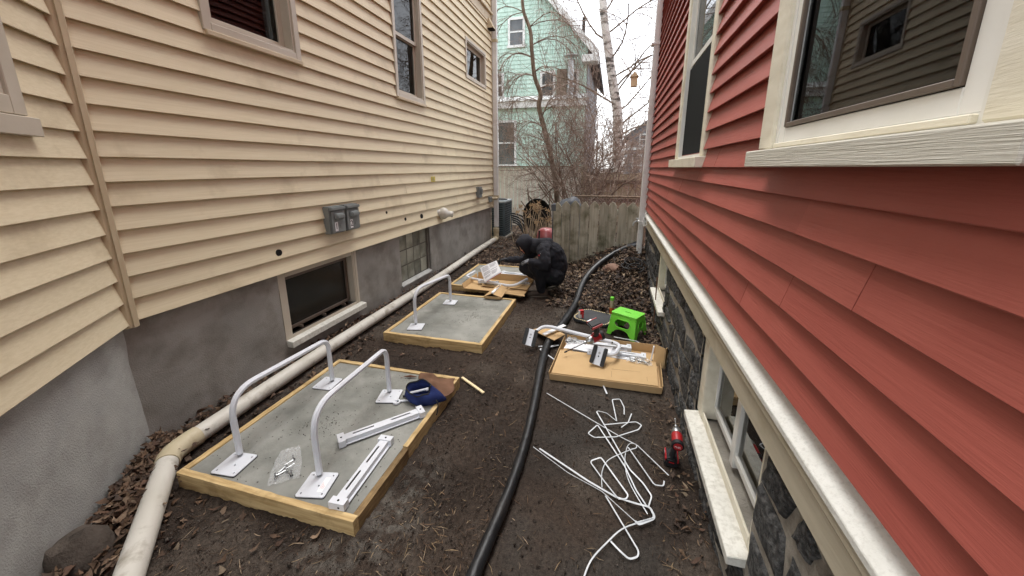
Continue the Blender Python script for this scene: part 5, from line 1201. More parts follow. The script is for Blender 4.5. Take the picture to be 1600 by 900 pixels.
    # gloves: palm, four fingers, thumb
    def glove(w_, d, palm_n, m_, curl, thumb_side, ext):
        """w_ wrist, d direction of the fingers, palm_n palm normal (the side fingers curl to)"""
        d = V(d).normalized(); pn = V(palm_n); pn = (pn - d * pn.dot(d)).normalized(); sd_ = d.cross(pn) * thumb_side
        g = MB(); limb(g, [w_ - d * .03, w_, w_ + d * .03], [.036, .033, .036])
        for k in range(4):
            o = sd_ * (.030 - .020 * k); base = w_ + d * .075 + o; ln = (.070, .078, .072, .056)[k]
            limb(g, [w_ + d * .02 + o * .7, base], [.018, .0135])
            p1 = base + (d * math.cos(curl * .5) + pn * math.sin(curl * .5)) * ln * .5; p2 = p1 + (d * math.cos(curl * 1.3) + pn * math.sin(curl * 1.3)) * ln * .32; p3 = p2 + (d * math.cos(curl * 2) + pn * math.sin(curl * 2)) * ln * .24
            limb(g, [base, p1, p2, p3], [.0118, .0112, .0102, .009], 8)
        tb = w_ + d * .025 + sd_ * .032; limb(g, [tb, tb + sd_ * .026 + d * .026 + pn * .012, tb + sd_ * .030 + d * .055 + pn * .026], [.0150, .0125, .0105], 8)
        return remesh_obj('glove', g, m_, t, .0045, 3)
    glove(wrN + V((-.012, 0, 0)), (-.86, .25, -.02), (.15, .0, -1), MT['glove'], .95, 1, 0)
    glove(wrF, (-.92, -.14, -.06), (-.1, -.55, -.9), MT['glove_dark'], .75, 1, 0)
    # shoes
    def shoe(an, toe, tilt):
        d = (toe - an); d.z = 0; d.normalize(); sd_ = V((0, 0, 1)).cross(d)
        m = MB(); z0 = gz(an.x, an.y) + .012
        h = V((an.x, an.y, z0)) - d * .06; hz = V((0, 0, 1)) * tilt
        limb(m, [h + V((0, 0, .04)) + hz, h + d * .12 + V((0, 0, .045)) + hz * .5, h + d * .235 + V((0, 0, .03))], [.042, .042, .036]); limb(m, [h + V((0, 0, .04)) + hz, an + V((0, 0, .03)) + hz * .3], [.046, .050])
        remesh_obj('shoe', m, MT['shoe'], t, .009, 4)
        s = MB(); o = []
        for i in range(20):
            a = 2 * math.pi * i / 20; o.append((h + d * (.088 + .150 * math.cos(a)) + sd_ * .043 * math.sin(a) * (1 + .15 * math.cos(a))))
        o = [p + hz * max(0, (1 - ((p - h).dot(d) + .07) / .2)) for p in o]
        s.prism([tuple(p) for p in o], (0, 0, .016)).build('sole', MT['sole'], t)
    shoe(anN, V((-1.0, 4.80, .03)), 0); shoe(anF + V((.02, 0, 0)), V((-.98, 5.10, .03)), .075)
person()
# ---------------------------------------------------------------- picket fence panel
pf = thing('picket_fence', (-.22, 6.4, 0), 'weathered grey-green picket fence panel with pointed tops at the end of the yard', 'fence')
x = -.965; i = 0
while x < .50:
    wd = random.uniform(.135, .158); zt = 1.185 + random.uniform(-.02, .02) - (.02 if i == 0 else 0); yo = 6.4 + random.uniform(-.006, .006); lean = random.uniform(-.008, .008)
    z0 = max(-.05, gz(x + .07, 6.4) - .12)
    o = [(x, z0), (x + wd, z0), (x + wd + lean, zt - .075), (x + wd * .62 + lean, zt - .008), (x + wd * .5 + lean, zt), (x + wd * .38 + lean, zt - .008), (x + lean, zt - .075)]
    MB().prism([(a, yo, b) for a, b in o], (0, .019, 0)).build('picket', MT['fence_green'], pf, bevel=.002)
    x += wd + random.uniform(.004, .010); i += 1
for z in (.42, .98): MB().box(-.95, .50, 6.424, 6.465, z, z + .085).build('rail', MT['fence_green'], pf, bevel=.003)
MB().box(-.995, -.905, 6.43, 6.52, -.1, 1.14).build('post', MT['tarp'], pf, bevel=.004)
MB().box(-1.01, -.93, 6.40, 6.44, 1.02, 1.13).build('post_bracket', MT['tarp'], pf)
# chain link between the picket panel and the boards behind
ck = thing('chain_link_fence', (0, 7.0, 0), 'grey chain-link fence seen just above the picket tops', 'fence')
mb = MB(); X0, X1, Z0, Z1, stp = -.72, .60, .25, 1.24, .062
k = X0 - (Z1 - Z0)
while k < X1:
    for s in (1, -1):
        a = (k, Z0) if s == 1 else (k, Z1); b = (k + (Z1 - Z0), Z1) if s == 1 else (k + (Z1 - Z0), Z0)
        t0 = max(0, (X0 - a[0]) / (b[0] - a[0])); t1 = min(1, (X1 - a[0]) / (b[0] - a[0]))
        if t1 > t0: mb.tube([(a[0] + (b[0] - a[0]) * q, 7.0, a[1] + (b[1] - a[1]) * q) for q in (t0, t1)], .0016, 3, cap=False)
    k += stp
o = mb.build('wire_mesh', MT['steel'], ck); o['kind'] = 'stuff'
MB().tube([(X0, 7.0, Z1), (X1, 7.0, Z1)], .018, 8).build('top_rail', MT['bark'], ck, smooth=True)
for xx in (X0, .58): MB().tube([(xx, 7.0, -.1), (xx, 7.0, Z1 + .02)], .022, 8).build('post', MT['steel'], ck, smooth=True)
# tall beige board fence and the tan fence that meets it
bf = thing('board_fence', (-2.9, 11.0, 0), 'tall grey-beige vertical board fence below the mint green house', 'fence')
x = -5.2
while x < -.90:
    wd = .135; MB().box(x, x + wd - .014, 11.0 + random.uniform(0, .010), 11.022, -.05, 1.755 + random.uniform(-.004, .004)).build('board', MT['fence_beige'], bf); x += wd
MB().box(-5.2, -.89, 10.975, 11.035, 1.762, 1.80).build('cap_rail', MT['bark'], bf, bevel=.003)
for z in (.4, 1.5): MB().box(-5.2, -.89, 11.025, 11.065, z, z + .09).build('rail', MT['fence_beige'], bf)
MB().box(-.87, -.74, 10.93, 11.05, -.05, 1.82).build('post', MT['fence_tan'], bf, bevel=.004)
tf = thing('board_fence', (.2, 9.9, 0), 'olive tan board fence with dark rails behind the bare shrubs on the right', 'fence')
x = -.66
while x < 2.4:
    wd = .15; MB().box(x, x + wd - .008, 9.90 + random.uniform(0, .006), 9.92, -.05, 1.62 + random.uniform(-.02, .02)).build('board', MT['fence_tan'], tf); x += wd
for z in (1.36, .90, .3): MB().box(-.70, 2.4, 9.845, 9.897, z, z + .085).build('rail', MT['bark'], tf, bevel=.003)
MB().box(-.80, -.67, 9.80, 9.93, -.05, 1.78).build('post', MT['fence_tan'], tf, bevel=.004)

# ---------------------------------------------------------------- air conditioner, machine, barrow, tarp
ac = thing('air_conditioner', (-2.85, 9.1, .05), 'slate grey louvred air conditioner unit beyond the corner of the beige house', 'air conditioner')
X0, X1, Y0, Y1, Z0, Z1 = -3.28, -2.56, 8.85, 9.55, .06, .90
MB().box(X0 + .03, X1 - .03, Y0 + .03, Y1 - .03, Z0 + .02, Z1 - .02).build('core', MT['ac_dark'], ac)
for a, b in ((X0, Y0), (X1 - .05, Y0), (X0, Y1 - .05), (X1 - .05, Y1 - .05)): MB().box(a, a + .05, b, b + .05, Z0, Z1).build('corner_post', MT['ac'], ac, bevel=.004)
nl = 14
for q in range(nl + 1):
    z = Z0 + .01 + (Z1 - Z0 - .05) * q / nl
    MB().box(X0 + .051, X1 - .051, Y0 + .002, Y0 + .020, z, z + .032).build('louvre', MT['ac'], ac); MB().box(X1 - .020, X1 - .002, Y0 + .051, Y1 - .051, z, z + .032).build('louvre', MT['ac'], ac)
MB().box(-2.93, -2.90, Y0 + .0, Y0 + .024, Z0, Z1).build('mullion', MT['ac'], ac)
MB().box(X0 - .012, X1 + .012, Y0 - .012, Y1 + .012, Z1, Z1 + .045).build('top_cover', MT['ac_top'], ac, bevel=.012, seg=2)
mb = MB().lathe([(.25, 0), (.25, .012), (.20, .03), (.05, .035)], (-2.845, 9.2, Z1 + .046), (0, 0, 1), 24).build('fan_grille', MT['ac_dark'], ac, smooth=True)
MB().box(X0 - .05, X1 + .05, Y0 - .05, Y1 + .05, -.05, .055).build('base_slab', MT['mortar'], ac)
t = thing('refrigerant_hose', (-2.4, 9.2, 0), 'bundle of black corrugated tubes looping out beside the air conditioner', 'hose')
for q in range(5):
    pl = smooth_path([(-2.46, 9.1 + .04 * q, .62 - .06 * q), (-2.28, 9.05 + .03 * q, .60 - .07 * q), (-2.10, 9.0, .52 - .09 * q), (-2.06, 9.1, .25), (-2.12, 9.2, .02)], 8)
    MB().tube(pl, [.022 + .003 * (k % 2) for k in range(len(pl))], 8).build('tube', MT['black'], t, smooth=True)
# black barrow tray stood on end
wb = thing('wheelbarrow', (-1.75, 8.9, 0), 'black wheelbarrow stood on end behind the dry stalks', 'wheelbarrow')
vs = []; fs = []; k = 18
for j, (s, d) in enumerate(((1.0, 0), (.96, .02), (.72, .20), (.66, .22), (.0, .22))):
    for q in range(k):
        a = 2 * math.pi * q / k; vs.append((-1.74 + .34 * s * math.cos(a), 8.85 + d, .62 + .40 * s * (math.sin(a) if math.sin(a) > 0 else math.sin(a) * .95)))
for j in range(4):
    for q in range(k): fs.append((j * k + q, j * k + (q + 1) % k, (j + 1) * k + (q + 1) % k, (j + 1) * k + q))
tr = MB().add(vs, fs).build('tray', MT['black'], wb, smooth=True); tr.modifiers.new('thick', 'SOLIDIFY').thickness = .012
MB().tube(vs[:k] + [vs[0]], .015, 6).build('rim', MT['black'], wb, smooth=True)
for s in (-1, 1): MB().tube([(-1.74 + s * .22, 9.10, .02), (-1.74 + s * .25, 9.09, .9), (-1.74 + s * .28, 9.02, 1.25)], .016, 8).build('handle', MT['bark'], wb, smooth=True)
MB().lathe([(.05, -.04), (.17, -.04), (.19, 0), (.17, .04), (.05, .04)], (-1.74, 9.10, .16), (1, 0, 0), 20).build('wheel', MT['black'], wb, smooth=True)
# crossing sticks of a lattice
tr = thing('lattice_trellis', (-1.6, 8.7, 0), 'dark crossed-stick garden trellis leaning by the wheelbarrow', 'trellis')
for (a, b) in (((-2.05, .55), (-1.20, 1.45)), ((-1.95, 1.15), (-1.15, .20)), ((-1.70, 1.38), (-1.02, .55)), ((-2.10, .98), (-1.45, .10)), ((-1.62, .25), (-.98, .92))):
    MB().tube([(a[0], 8.66, a[1]), (b[0], 8.70, b[1])], .013, 5).build('stick', MT['bark'], tr)
for xx in (-2.0, -1.12): MB().tube([(xx, 8.72, -.05), (xx, 8.72, .7)], .014, 5).build('stick', MT['bark'], tr)
# red machine with a shiny cowl
rm = thing('red_garden_machine', (-1.25, 7.5, 0), 'glossy red garden machine with a black handle among the dry stalks', 'machine')
vs = []; fs = []; k = 16; prof = [(.0, 0.60), (.14, .585), (.22, .52), (.26, .42), (.27, .30), (.25, .22)]
for r_, h in prof:
    for q in range(k): a = 2 * math.pi * q / k; vs.append((-1.28 + r_ * .75 * math.cos(a), 7.5 + r_ * .65 * math.sin(a), h * .92))
for j in range(len(prof) - 1):
    for q in range(k): fs.append((j * k + q, j * k + (q + 1) % k, (j + 1) * k + (q + 1) % k, (j + 1) * k + q))
MB().add(vs, fs).build('cowl', MT['red_machine'], rm, smooth=True, angle=180)
MB().obox((-1.38, 7.275, .43), (.03, .02, .17), (R(-14), 0, 0)).build('vent_slot', MT['black'], rm)
MB().box(-1.10, -.88, 7.35, 7.65, .08, .50).build('engine', MT['ac_dark'], rm, bevel=.02, seg=2)
MB().box(-1.08, -.90, 7.30, 7.345, .30, .53).build('engine_shroud', MT['red_machine'], rm, bevel=.015, seg=2)
for s in (-1, 1): MB().lathe([(.06, -.03), (.15, -.03), (.16, 0), (.15, .03), (.06, .03)], (-1.22 + .22 * s, 7.5, .15), (1, 0, 0), 18).build('wheel', MT['black'], rm, smooth=True)
MB().tube(smooth_path([(-1.02, 7.6, .5), (-1.0, 7.75, .62), (-.98, 7.9, .70)], 5), .014, 8).build('handle', MT['black'], rm, smooth=True)
tp = thing('tarp_covered_grill', (-.75, 6.9, 0), 'dark grey tarp-covered grill just behind the picket fence', 'grill')
m = MB(); ball(m, (-.74, 6.95, 1.0), .22, 10, (1.0, .8, 1.05)); m.tube([(-.74, 6.95, 0), (-.74, 6.95, .55), (-.74, 6.95, 1.0)], [.22, .23, .20], 14)
remesh_obj('tarp_cover', m, MT['tarp'], tp, .03, 3, .05, 6, 4)

# ---------------------------------------------------------------- mint green house
gh_ = thing('mint_house', (-5, 16, 0), 'mint green shingled gable house behind the board fence', 'house')
HX0, HX1, RX, RZ, SLP = -8.75, -1.25, -5.0, 10.58, 1.127
MB().prism([(HX0, 16, -.2), (HX1, 16, -.2), (HX1, 16, 6.25), (RX, 16, RZ - .1), (HX0, 16, 6.25)], (0, 8, 0)).build('wall', MT['shingle'], gh_)
MB().box(HX1, HX1 + .03, 16.03, 24, -.2, 6.2).build('side_wall', MT['far_grey'], gh_)  # grey colour stands in for the shade on the green house's right side
mb = MB(); z = 0
while z < RZ - .3:
    zz = z + .15; hw = min((HX1 - HX0) / 2, (RZ - .12 - zz) / SLP + .02)
    n_ = int(2 * hw / .26)
    for q in range(n_):
        a = RX - hw + 2 * hw * q / n_; b = RX - hw + 2 * hw * (q + 1) / n_
        jz = random.uniform(-.008, .008); mb.prism([(a + .004, 15.998, z + jz), (a + .004, 15.972 + random.uniform(-.004, .004), z + jz), (a + .004, 15.992, zz + .01)], (b - a - .008, 0, 0))
    z += .15
o = mb.build('shingle_courses', MT['shingle'], gh_); o['kind'] = 'stuff'
for s in (-1, 1):
    ex = RX + s * 4.18; ez = RZ - 4.18 * SLP
    MB().prism([(RX, 15.62, RZ + .14), (RX, 15.62, RZ), (ex, 15.62, ez), (ex, 15.62, ez + .18)], (0, 8.7, 0)).build('roof', MT['roof'], gh_)
    MB().prism([(RX, 15.60, RZ + .16), (RX, 15.60, RZ - .18), (ex - s * .02, 15.60, ez - .14), (ex, 15.60, ez + .19)], (0, .06, 0)).build('rake_board', MT['house_white'], gh_)
    MB().box(min(ex, ex - s * .62), max(ex, ex - s * .62), 15.58, 16.1, ez - .20, ez + .06).build('cornice_return', MT['house_white'], gh_, bevel=.02)
MB().box(HX0, -1.20, 15.80, 15.97, 4.16, 4.42).prism([(HX0, 15.72, 4.42), (HX0, 15.97, 4.62), (HX0, 15.97, 4.42)], (7.55, 0, 0)).build('belt_cornice', MT['house_white'], gh_)
def far_window(x0, x1, z0, z1, rail_=True, pane='far_glass', parent=gh_, y=15.97, tr=.09):
    f = MB(); f.box(x0, x0 + tr, y - .05, y, z0, z1); f.box(x1 - tr, x1, y - .05, y, z0, z1); f.box(x0 + tr, x1 - tr, y - .05, y, z1 - tr, z1); f.box(x0 - .04, x1 + .04, y - .08, y, z0 - .06, z0 + .03)
    if rail_: f.box(x0 + tr, x1 - tr, y - .04, y, (z0 + z1) / 2 - .03, (z0 + z1) / 2 + .03)
    w_ = f.build('window', MT['house_white'], parent); MB().box(x0 + tr, x1 - tr, y - .02, y - .005, z0 + .03, z1 - tr).build('pane', MT[pane], w_)
far_window(-4.44, -3.74, 6.52, 7.56); far_window(-3.10, -2.48, 4.45, 5.52); far_window(-1.95, -1.55, 4.45, 5.50); far_window(-4.95, -4.62, 4.62, 5.55); far_window(-4.95, -4.08, 1.86, 3.70)
MB().box(-2.42, -2.02, 15.90, 15.968, 4.45, 5.55).build('shutter', MT['bark'], gh_)
MB().lathe([(.13, 4.5), (.13, 5.75), (.16, 5.76), (.05, 5.80), (.05, 5.88), (.26, 5.90), (.26, 5.93), (.05, 5.98)], (-1.83, 15.6, 0), (0, 0, 1), 12).build('stove_pipe', MT['steel'], gh_, smooth=True)
MB().tube([(-1.55, 17.2, 6.4), (-1.55, 17.2, 7.75)], .07, 8).build('vent_stack', MT['black'], gh_)
# distant grey house
fh = thing('grey_house', (4, 29, 0), 'distant grey clapboard house with white windows between the shrubs and the red house', 'house')
MB().prism([(.9, 29, -.2), (8, 29, -.2), (8, 29, 4.0), (4.45, 29, 6.6), (.9, 29, 4.0)], (0, 8, 0)).build('wall', MT['far_grey'], fh)
for s in (-1, 1): MB().prism([(4.45, 28.7, 6.75), (4.45, 28.7, 6.6), (4.45 + s * 3.9, 28.7, 3.74), (4.45 + s * 3.9, 28.7, 3.9)], (0, 8.6, 0)).build('roof', MT['roof'], fh)
MB().box(.8, 8, 28.92, 28.98, 3.0, 3.2).build('belt_trim', MT['house_white'], fh)
for x0, x1, z0, z1 in ((1.2, 1.9, 1.1, 2.7), (2.1, 2.8, 1.1, 2.7), (3.0, 3.7, 1.1, 2.7), (1.6, 2.3, 3.3, 4.1), (3.2, 3.9, 3.3, 4.5)): far_window(x0, x1, z0, z1, parent=fh, y=28.97, tr=.11)
for q, (za, zb) in enumerate(((5.6, 4.9), (5.2, 4.5))):
    tag(MB().tube(smooth_path([(-.6, 20, za), (1.2, 20, (za + zb) / 2 - .15), (4, 20, zb)], 6), .012, 5).build('overhead_wire', MT['wire']), ('upper' if q == 0 else 'lower') + ' of two overhead wires in the sky right of the birch', 'wire', 'overhead wires')

# ---------------------------------------------------------------- bare trees and shrubs
def grow(mb, p, d, L_, r, depth, k_child, droop=0., wig=.25, taper=.55, nseg=5, ratio=.62, spread=.75, up=0., rmin=.003, sides=(7, 5, 4, 3, 3), tmin=.25):
    P_ = [Vector(p)]; d = Vector(d).normalized(); rr = [r]; st = L_ / nseg
    for i in range(nseg):
        d = (d + Vector((random.uniform(-1, 1), random.uniform(-1, 1), random.uniform(-1, 1))) * wig + Vector((0, 0, up - droop * (i + 1) / nseg))).normalized()
        P_.append(P_[-1] + d * st); rr.append(max(rmin * .6, r * (1 - (1 - taper) * (i + 1) / nseg)))
    mb[min(depth, len(mb) - 1)].tube(P_, rr, sides[min(depth, 4)], cap=False)
    if depth + 1 >= len(k_child) + 1: return
    for j in range(k_child[depth]):
        t = random.uniform(tmin if depth == 0 else .25, 1.0); i = min(int(t * nseg), nseg - 1); q = P_[i].lerp(P_[i + 1], t * nseg - i); ax = (P_[i + 1] - P_[i]).normalized()
        o = Vector((random.uniform(-1, 1), random.uniform(-1, 1), random.uniform(-.6, 1))); o = (o - ax * o.dot(ax)).normalized()
        nd = ax * (1 - spread) + o * spread
        grow(mb, q, nd, L_ * ratio * random.uniform(.7, 1.25), max(rmin, rr[i] * .55), depth + 1, k_child, droop, wig, taper, max(3, nseg - 2), ratio, spread, up, rmin, sides)
random.seed(21)
# twisted weeping tree
wt = thing('weeping_tree', (-1.45, 9.8, 0), 'bare weeping tree with a twisted trunk in front of the mint green house', 'tree')
tk = [(-1.35, 9.8, -.05), (-1.40, 9.8, .9), (-1.52, 9.75, 1.8), (-1.72, 9.65, 2.6), (-1.87, 9.55, 3.2), (-1.84, 9.55, 3.5), (-1.98, 9.5, 3.9), (-2.06, 9.5, 4.5), (-2.10, 9.5, 4.9), (-2.28, 9.5, 5.4), (-2.30, 9.5, 6.2)]
sp = smooth_path(tk, 6); MB().tube(sp, [.075 * (1 - .55 * i / len(sp)) for i in range(len(sp))], 9).build('trunk', MT['bark'], wt, smooth=True)
ms = [MB(), MB()]
for (z_, dx, L_) in ((4.3, -1, 1.0), (4.6, 1, 1.5), (5.0, 1, 1.6), (3.6, 1, 1.5), (3.3, -1, 1.1), (5.3, -1, 1.2), (4.0, 1, 1.2), (3.9, -1, .9), (5.6, 1, 1.3), (3.0, 1, 1.3), (2.7, -1, 1.0), (2.9, .3, 1.0)):
    q = min(sp, key=lambda v: abs(v.z - z_))
    for _ in range(2): grow(ms, q, (dx, random.uniform(-.8, .8), random.uniform(.35, .8)), L_, .012, 0, (7, 9), droop=.62, wig=.10, nseg=7, ratio=.72, spread=.5, rmin=.0026)
ms[0].build('branches', MT['twig'], wt, smooth=True); ms[1].build('twigs', MT['twig'], wt)['kind'] = 'stuff'
# birch
bt_ = thing('birch_tree', (.15, 12.4, 0), 'white-barked birch tree rising to the right of the mint green house', 'tree')
tk = [(.16, 12.4, -.05), (.10, 12.4, 1.5), (.02, 12.4, 3.2), (-.18, 12.4, 4.2), (-.38, 12.4, 5.2), (-.58, 12.4, 6.3), (-.66, 12.4, 7.5), (-.60, 12.4, 9.5)]
sp = smooth_path(tk, 6); MB().tube(sp, [.17 * (1 - .5 * i / len(sp)) for i in range(len(sp))], 12).build('trunk', MT['birch'], bt_, smooth=True)
ms = [MB(), MB()]
for z_, dx in ((3.0, 1), (3.4, 1), (3.9, 1), (4.4, 1), (4.9, 1), (5.3, -1), (5.6, 1), (6.2, 1), (6.6, -1), (7.0, 1), (7.5, -1), (3.6, -1), (2.6, 1), (4.1, 1)):
    q = min(sp, key=lambda v: abs(v.z - z_)); grow(ms, q, (dx, random.uniform(-.7, .7), random.uniform(.5, 1.1)), random.uniform(1.5, 2.6), .027, 0, (7, 6, 4), droop=.10, wig=.22, nseg=6, ratio=.55, spread=.55, rmin=.0032)
ms[0].build('branches', MT['bark'], bt_, smooth=True); ms[1].build('twigs', MT['twig'], bt_)['kind'] = 'stuff'
fd_ = thing('bird_feeder', (.40, 11.8, 4.05), 'small honey-coloured wooden bird feeder hanging among the birch branches', 'bird feeder')
MB().box(.31, .49, 11.72, 11.9, 3.98, 4.22).prism([(.28, 11.68, 4.225), (.52, 11.68, 4.225), (.40, 11.68, 4.36)], (0, .26, 0)).build('box', MT['feeder'], fd_)
MB().tube([(.40, 11.8, 4.35), (.39, 11.8, 4.75)], .006, 4).build('hanger', MT['wire'], fd_)
def shrub(name, ctr, n_, h, spr, m, label, r=.012, kc=(5, 4, 3), base=.3, lean=0., red=.55, droop=.04, bend=.22):
    t = thing(name, (ctr[0], ctr[1], 0), label, 'shrub'); ms = [MB(), MB(), MB()]
    for i in range(n_):
        a = random.uniform(0, 2 * math.pi); b0 = (ctr[0] + random.uniform(-base, base), ctr[1] + random.uniform(-base, base) * .7, gz(ctr[0], ctr[1]) - .03)
        s = random.uniform(.1, spr); L_ = h * random.uniform(.6, 1.05)
        grow(ms, b0, (math.cos(a) * s + lean, math.sin(a) * s * .7, 1), L_, r * random.uniform(.6, 1.3), 0, kc, droop=droop, wig=bend, nseg=7, ratio=.36, spread=.6, rmin=.0021, tmin=.5)
    ms[0].build('stems', m, t, smooth=True); ms[1].build('branches', m, t); ms[2].build('twigs', m, t)['kind'] = 'stuff'; return t
shrub('bare_shrub', (-.58, 8.5), 26, 3.1, .62, MT['twig'], 'dense bare multi-stemmed shrub in the middle, right behind the picket fence', .017, (9, 7, 5), .40)
shrub('bare_shrub', (-.02, 9.0), 8, 2.9, .6, MT['twig_red'], 'reddish bare shrub beside the white downspout of the red house', .014, (8, 6, 5), .3)
shrub('bare_shrub', (-.95, 10.3), 4, 3.0, .5, MT['twig_red'], 'bare brown shrub against the tall beige board fence', .012, (5, 5, 4), .25)
shrub('bare_shrub', (.62, 9.3), 3, 1.7, .5, MT['twig'], 'low bare bush half hidden behind the white downspout', .010, (5, 4, 3), .25)
shrub('bare_shrub', (-.35, 13.6), 11, 4.4, .7, MT['twig_red'], 'tall hazy bare thicket behind the birch trunk', .018, (7, 6, 5), .9)
shrub('bare_shrub', (1.3, 14.5), 14, 3.6, .7, MT['twig'], 'tall bare thicket in front of the distant grey house', .018, (7, 6, 5), .9)
# dry flower stalks
dst = thing('dry_hydrangea', (-1.55, 8.2, 0), 'tan dry flower stalks with withered heads behind the crouching person', 'plant')
m1, m2 = MB(), MB()
for i in range(46):
    b0 = Vector((-1.55 + random.gauss(0, .22), 8.2 + random.gauss(0, .2), 0)); tip = b0 + Vector((random.gauss(0, .16), random.gauss(0, .12), random.uniform(.5, 1.0))); mid = b0.lerp(tip, .5) + Vector((random.gauss(0, .05), random.gauss(0, .05), 0))
    m1.tube([b0, mid, tip], [.007, .006, .004], 4, cap=False)
    if i % 2 == 0:
        for q in range(14): cc = tip + Vector((random.gauss(0, .03), random.gauss(0, .03), random.gauss(0, .025))); m2.obox(cc, (.03, .024, .003), (random.uniform(0, 6), random.uniform(0, 6), 0))
m1.build('stalks', MT['dry_stalk'], dst); m2.build('flower_heads', MT['feeder'], dst)['kind'] = 'stuff'
# ---------------------------------------------------------------- leaf litter, wood shreds, soil crumbs
PADS = [(-.44, .54, 2.78, 3.55), (-2.29, -1.09, 1.17, 2.53), (-2.23, -1.11, 3.06, 4.43), (-2.25, -1.10, 4.73, 6.03)]
def blocked(x, y):
    for a, b, e, f in PADS:
        if a < x < b and e < y < f: return True
    return False
def scatter(regions):
    X = []; Y = []; M_ = []
    for (n_, fx, fy, zmul) in regions:
        for k in range(n_):
            x, y = fx(), fy()
            if not blocked(x, y): X.append(x); Y.append(y); M_.append(zmul)
    X, Y, M_ = np.array(X), np.array(Y), np.array(M_)
    return np.stack([X, Y, gh(X, Y) + np.abs(rng.normal(0, .018, len(X))) * M_ + .006], -1)
U = random.uniform; Gs = random.gauss
def leaves(name, pts, size, palette, label):
    n_ = len(pts)
    tv = np.array([(0, 0, 0), (.22, .20, 0), (.22, -.20, 0), (.45, 0, 0), (.50, .36, 0), (.50, -.36, 0), (.75, .20, 0), (.75, -.20, 0), (1, 0, 0), (-.18, .01, 0)])
    tf = np.array([(0, 3, 1), (0, 2, 3), (1, 3, 4), (2, 5, 3), (3, 6, 4), (3, 5, 7), (3, 8, 6), (3, 7, 8), (9, 2, 1)])
    m = len(tv); V = np.repeat(tv[None], n_, 0).copy()
    V[:, 1:9, 1] *= rng.uniform(.45, 1.25, (n_, 8)) * rng.uniform(.6, 1.1, (n_, 1)); V[:, :, 0] += rng.normal(0, .03, (n_, m))
    fold = rng.uniform(-.1, 1.3, (n_, 1)); curl = rng.uniform(-.9, 1.1, (n_, 1))
    V[:, :, 2] = np.abs(V[:, :, 1]) * fold + curl * (V[:, :, 0] - .5) ** 2 + rng.normal(0, .05, (n_, m))
    V[:, :, 0] -= .4
    V *= rng.uniform(size[0], size[1], (n_, 1, 1))
    a = rng.uniform(0, 2 * np.pi, n_); b = rng.normal(0, .35, n_); g = rng.normal(0, .35, n_); flip = np.where(rng.random(n_) < .4, np.pi, 0)
    ca, sa, cb, sb, cg, sg = np.cos(a), np.sin(a), np.cos(b + flip), np.sin(b + flip), np.cos(g), np.sin(g); O = np.zeros(n_); I1 = np.ones(n_)
    Rz = np.stack([np.stack([ca, -sa, O], -1), np.stack([sa, ca, O], -1), np.stack([O, O, I1], -1)], 1)
    Rx = np.stack([np.stack([I1, O, O], -1), np.stack([O, cb, -sb], -1), np.stack([O, sb, cb], -1)], 1)
    Ry = np.stack([np.stack([cg, O, sg], -1), np.stack([O, I1, O], -1), np.stack([-sg, O, cg], -1)], 1)
    V = np.einsum('nij,nkj->nki', Rz @ Ry @ Rx, V) + pts[:, None, :]
    F = (tf[None] + (np.arange(n_) * m)[:, None, None]).reshape(-1, 3)
    pal = np.array(palette); C = pal[rng.integers(0, len(pal), n_)] * rng.uniform(.6, 1.25, (n_, 1)); C = np.repeat(C[:, None], m, 1) * rng.uniform(.85, 1.15, (n_, m, 1))
    o = np_mesh(name, V.reshape(-1, 3), F, MT['leaf'], None, True, C.reshape(-1, 3)); o['kind'] = 'stuff'; o['label'] = label; o['category'] = 'leaves'
pal = [(.105, .062, .037), (.14, .088, .053), (.075, .046, .030), (.055, .036, .026), (.19, .13, .085), (.09, .05, .032), (.12, .078, .052)]
pal_mound = [(.060, .036, .025), (.085, .052, .034), (.042, .028, .021), (.12, .075, .046), (.05, .03, .022), (.035, .025, .02), (.17, .115, .072), (.22, .16, .105)]
pw = lambda y: -2.50 - (y - 1.3) * .018
pts = scatter([(1700, lambda: U(-2.76, -2.56), lambda: U(1.35, 8.2), 1.4), (260, lambda: U(-2.48, -2.26), lambda: U(1.5, 8), .6)])
extra = []
for _ in range(1500):                                   # wedge between the bay wall and the pipe, deepest against the wall
    u = U(.0, 1.1); q = TB(u, abs(Gs(0, .10)) + .0, 0); extra.append((q[0], q[1], max(.004, .10 - .5 * abs(Gs(0, .1)))))
leaves('leaf_litter', np.concatenate([pts, np.array(extra)]), (.025, .062), pal, 'drift of brown dead leaves between the beige foundation and the drain pipe')
pts = scatter([(3000, lambda: U(-.75, .56), lambda: U(4.5, 6.45), 1.6), (900, lambda: Gs(.30, .16), lambda: Gs(5.6, .5), 2.2), (350, lambda: U(.40, .56), lambda: U(3.2, 4.8), 1.2), (200, lambda: U(-.9, -.5), lambda: U(5.0, 6.4), 1)])
leaves('leaf_pile', pts, (.03, .075), pal_mound, 'dark brown leaf pile heaped against the picket fence and red house')
pts = scatter([(2600, lambda: U(-2.7, -.9), lambda: U(6.05, 10.8), 1.3), (700, lambda: U(-.9, .8), lambda: U(6.6, 9.6), 1.3)])
leaves('leaf_litter', pts, (.035, .08), [(.16, .105, .07), (.12, .075, .05), (.08, .05, .035), (.22, .16, .11)], 'scattered tan leaves on the ground beyond the farthest pad')
pts = scatter([(120, lambda: U(.40, .55), lambda: U(1.0, 3.3), .9), (60, lambda: U(-2.45, -1.2), lambda: U(.75, 1.15), .3), (26, lambda: U(-1.1, .4), lambda: U(.9, 4.4), .3), (40, lambda: U(-2.2, -1.1), lambda: U(2.55, 3.05), .3), (45, lambda: Gs(-2.15, .15), lambda: Gs(1.0, .10), .5)])
leaves('leaf_litter', pts, (.015, .05), pal + [(.20, .15, .10)], 'sparse leaf scraps on the soil near the camera and along the stone foundation')
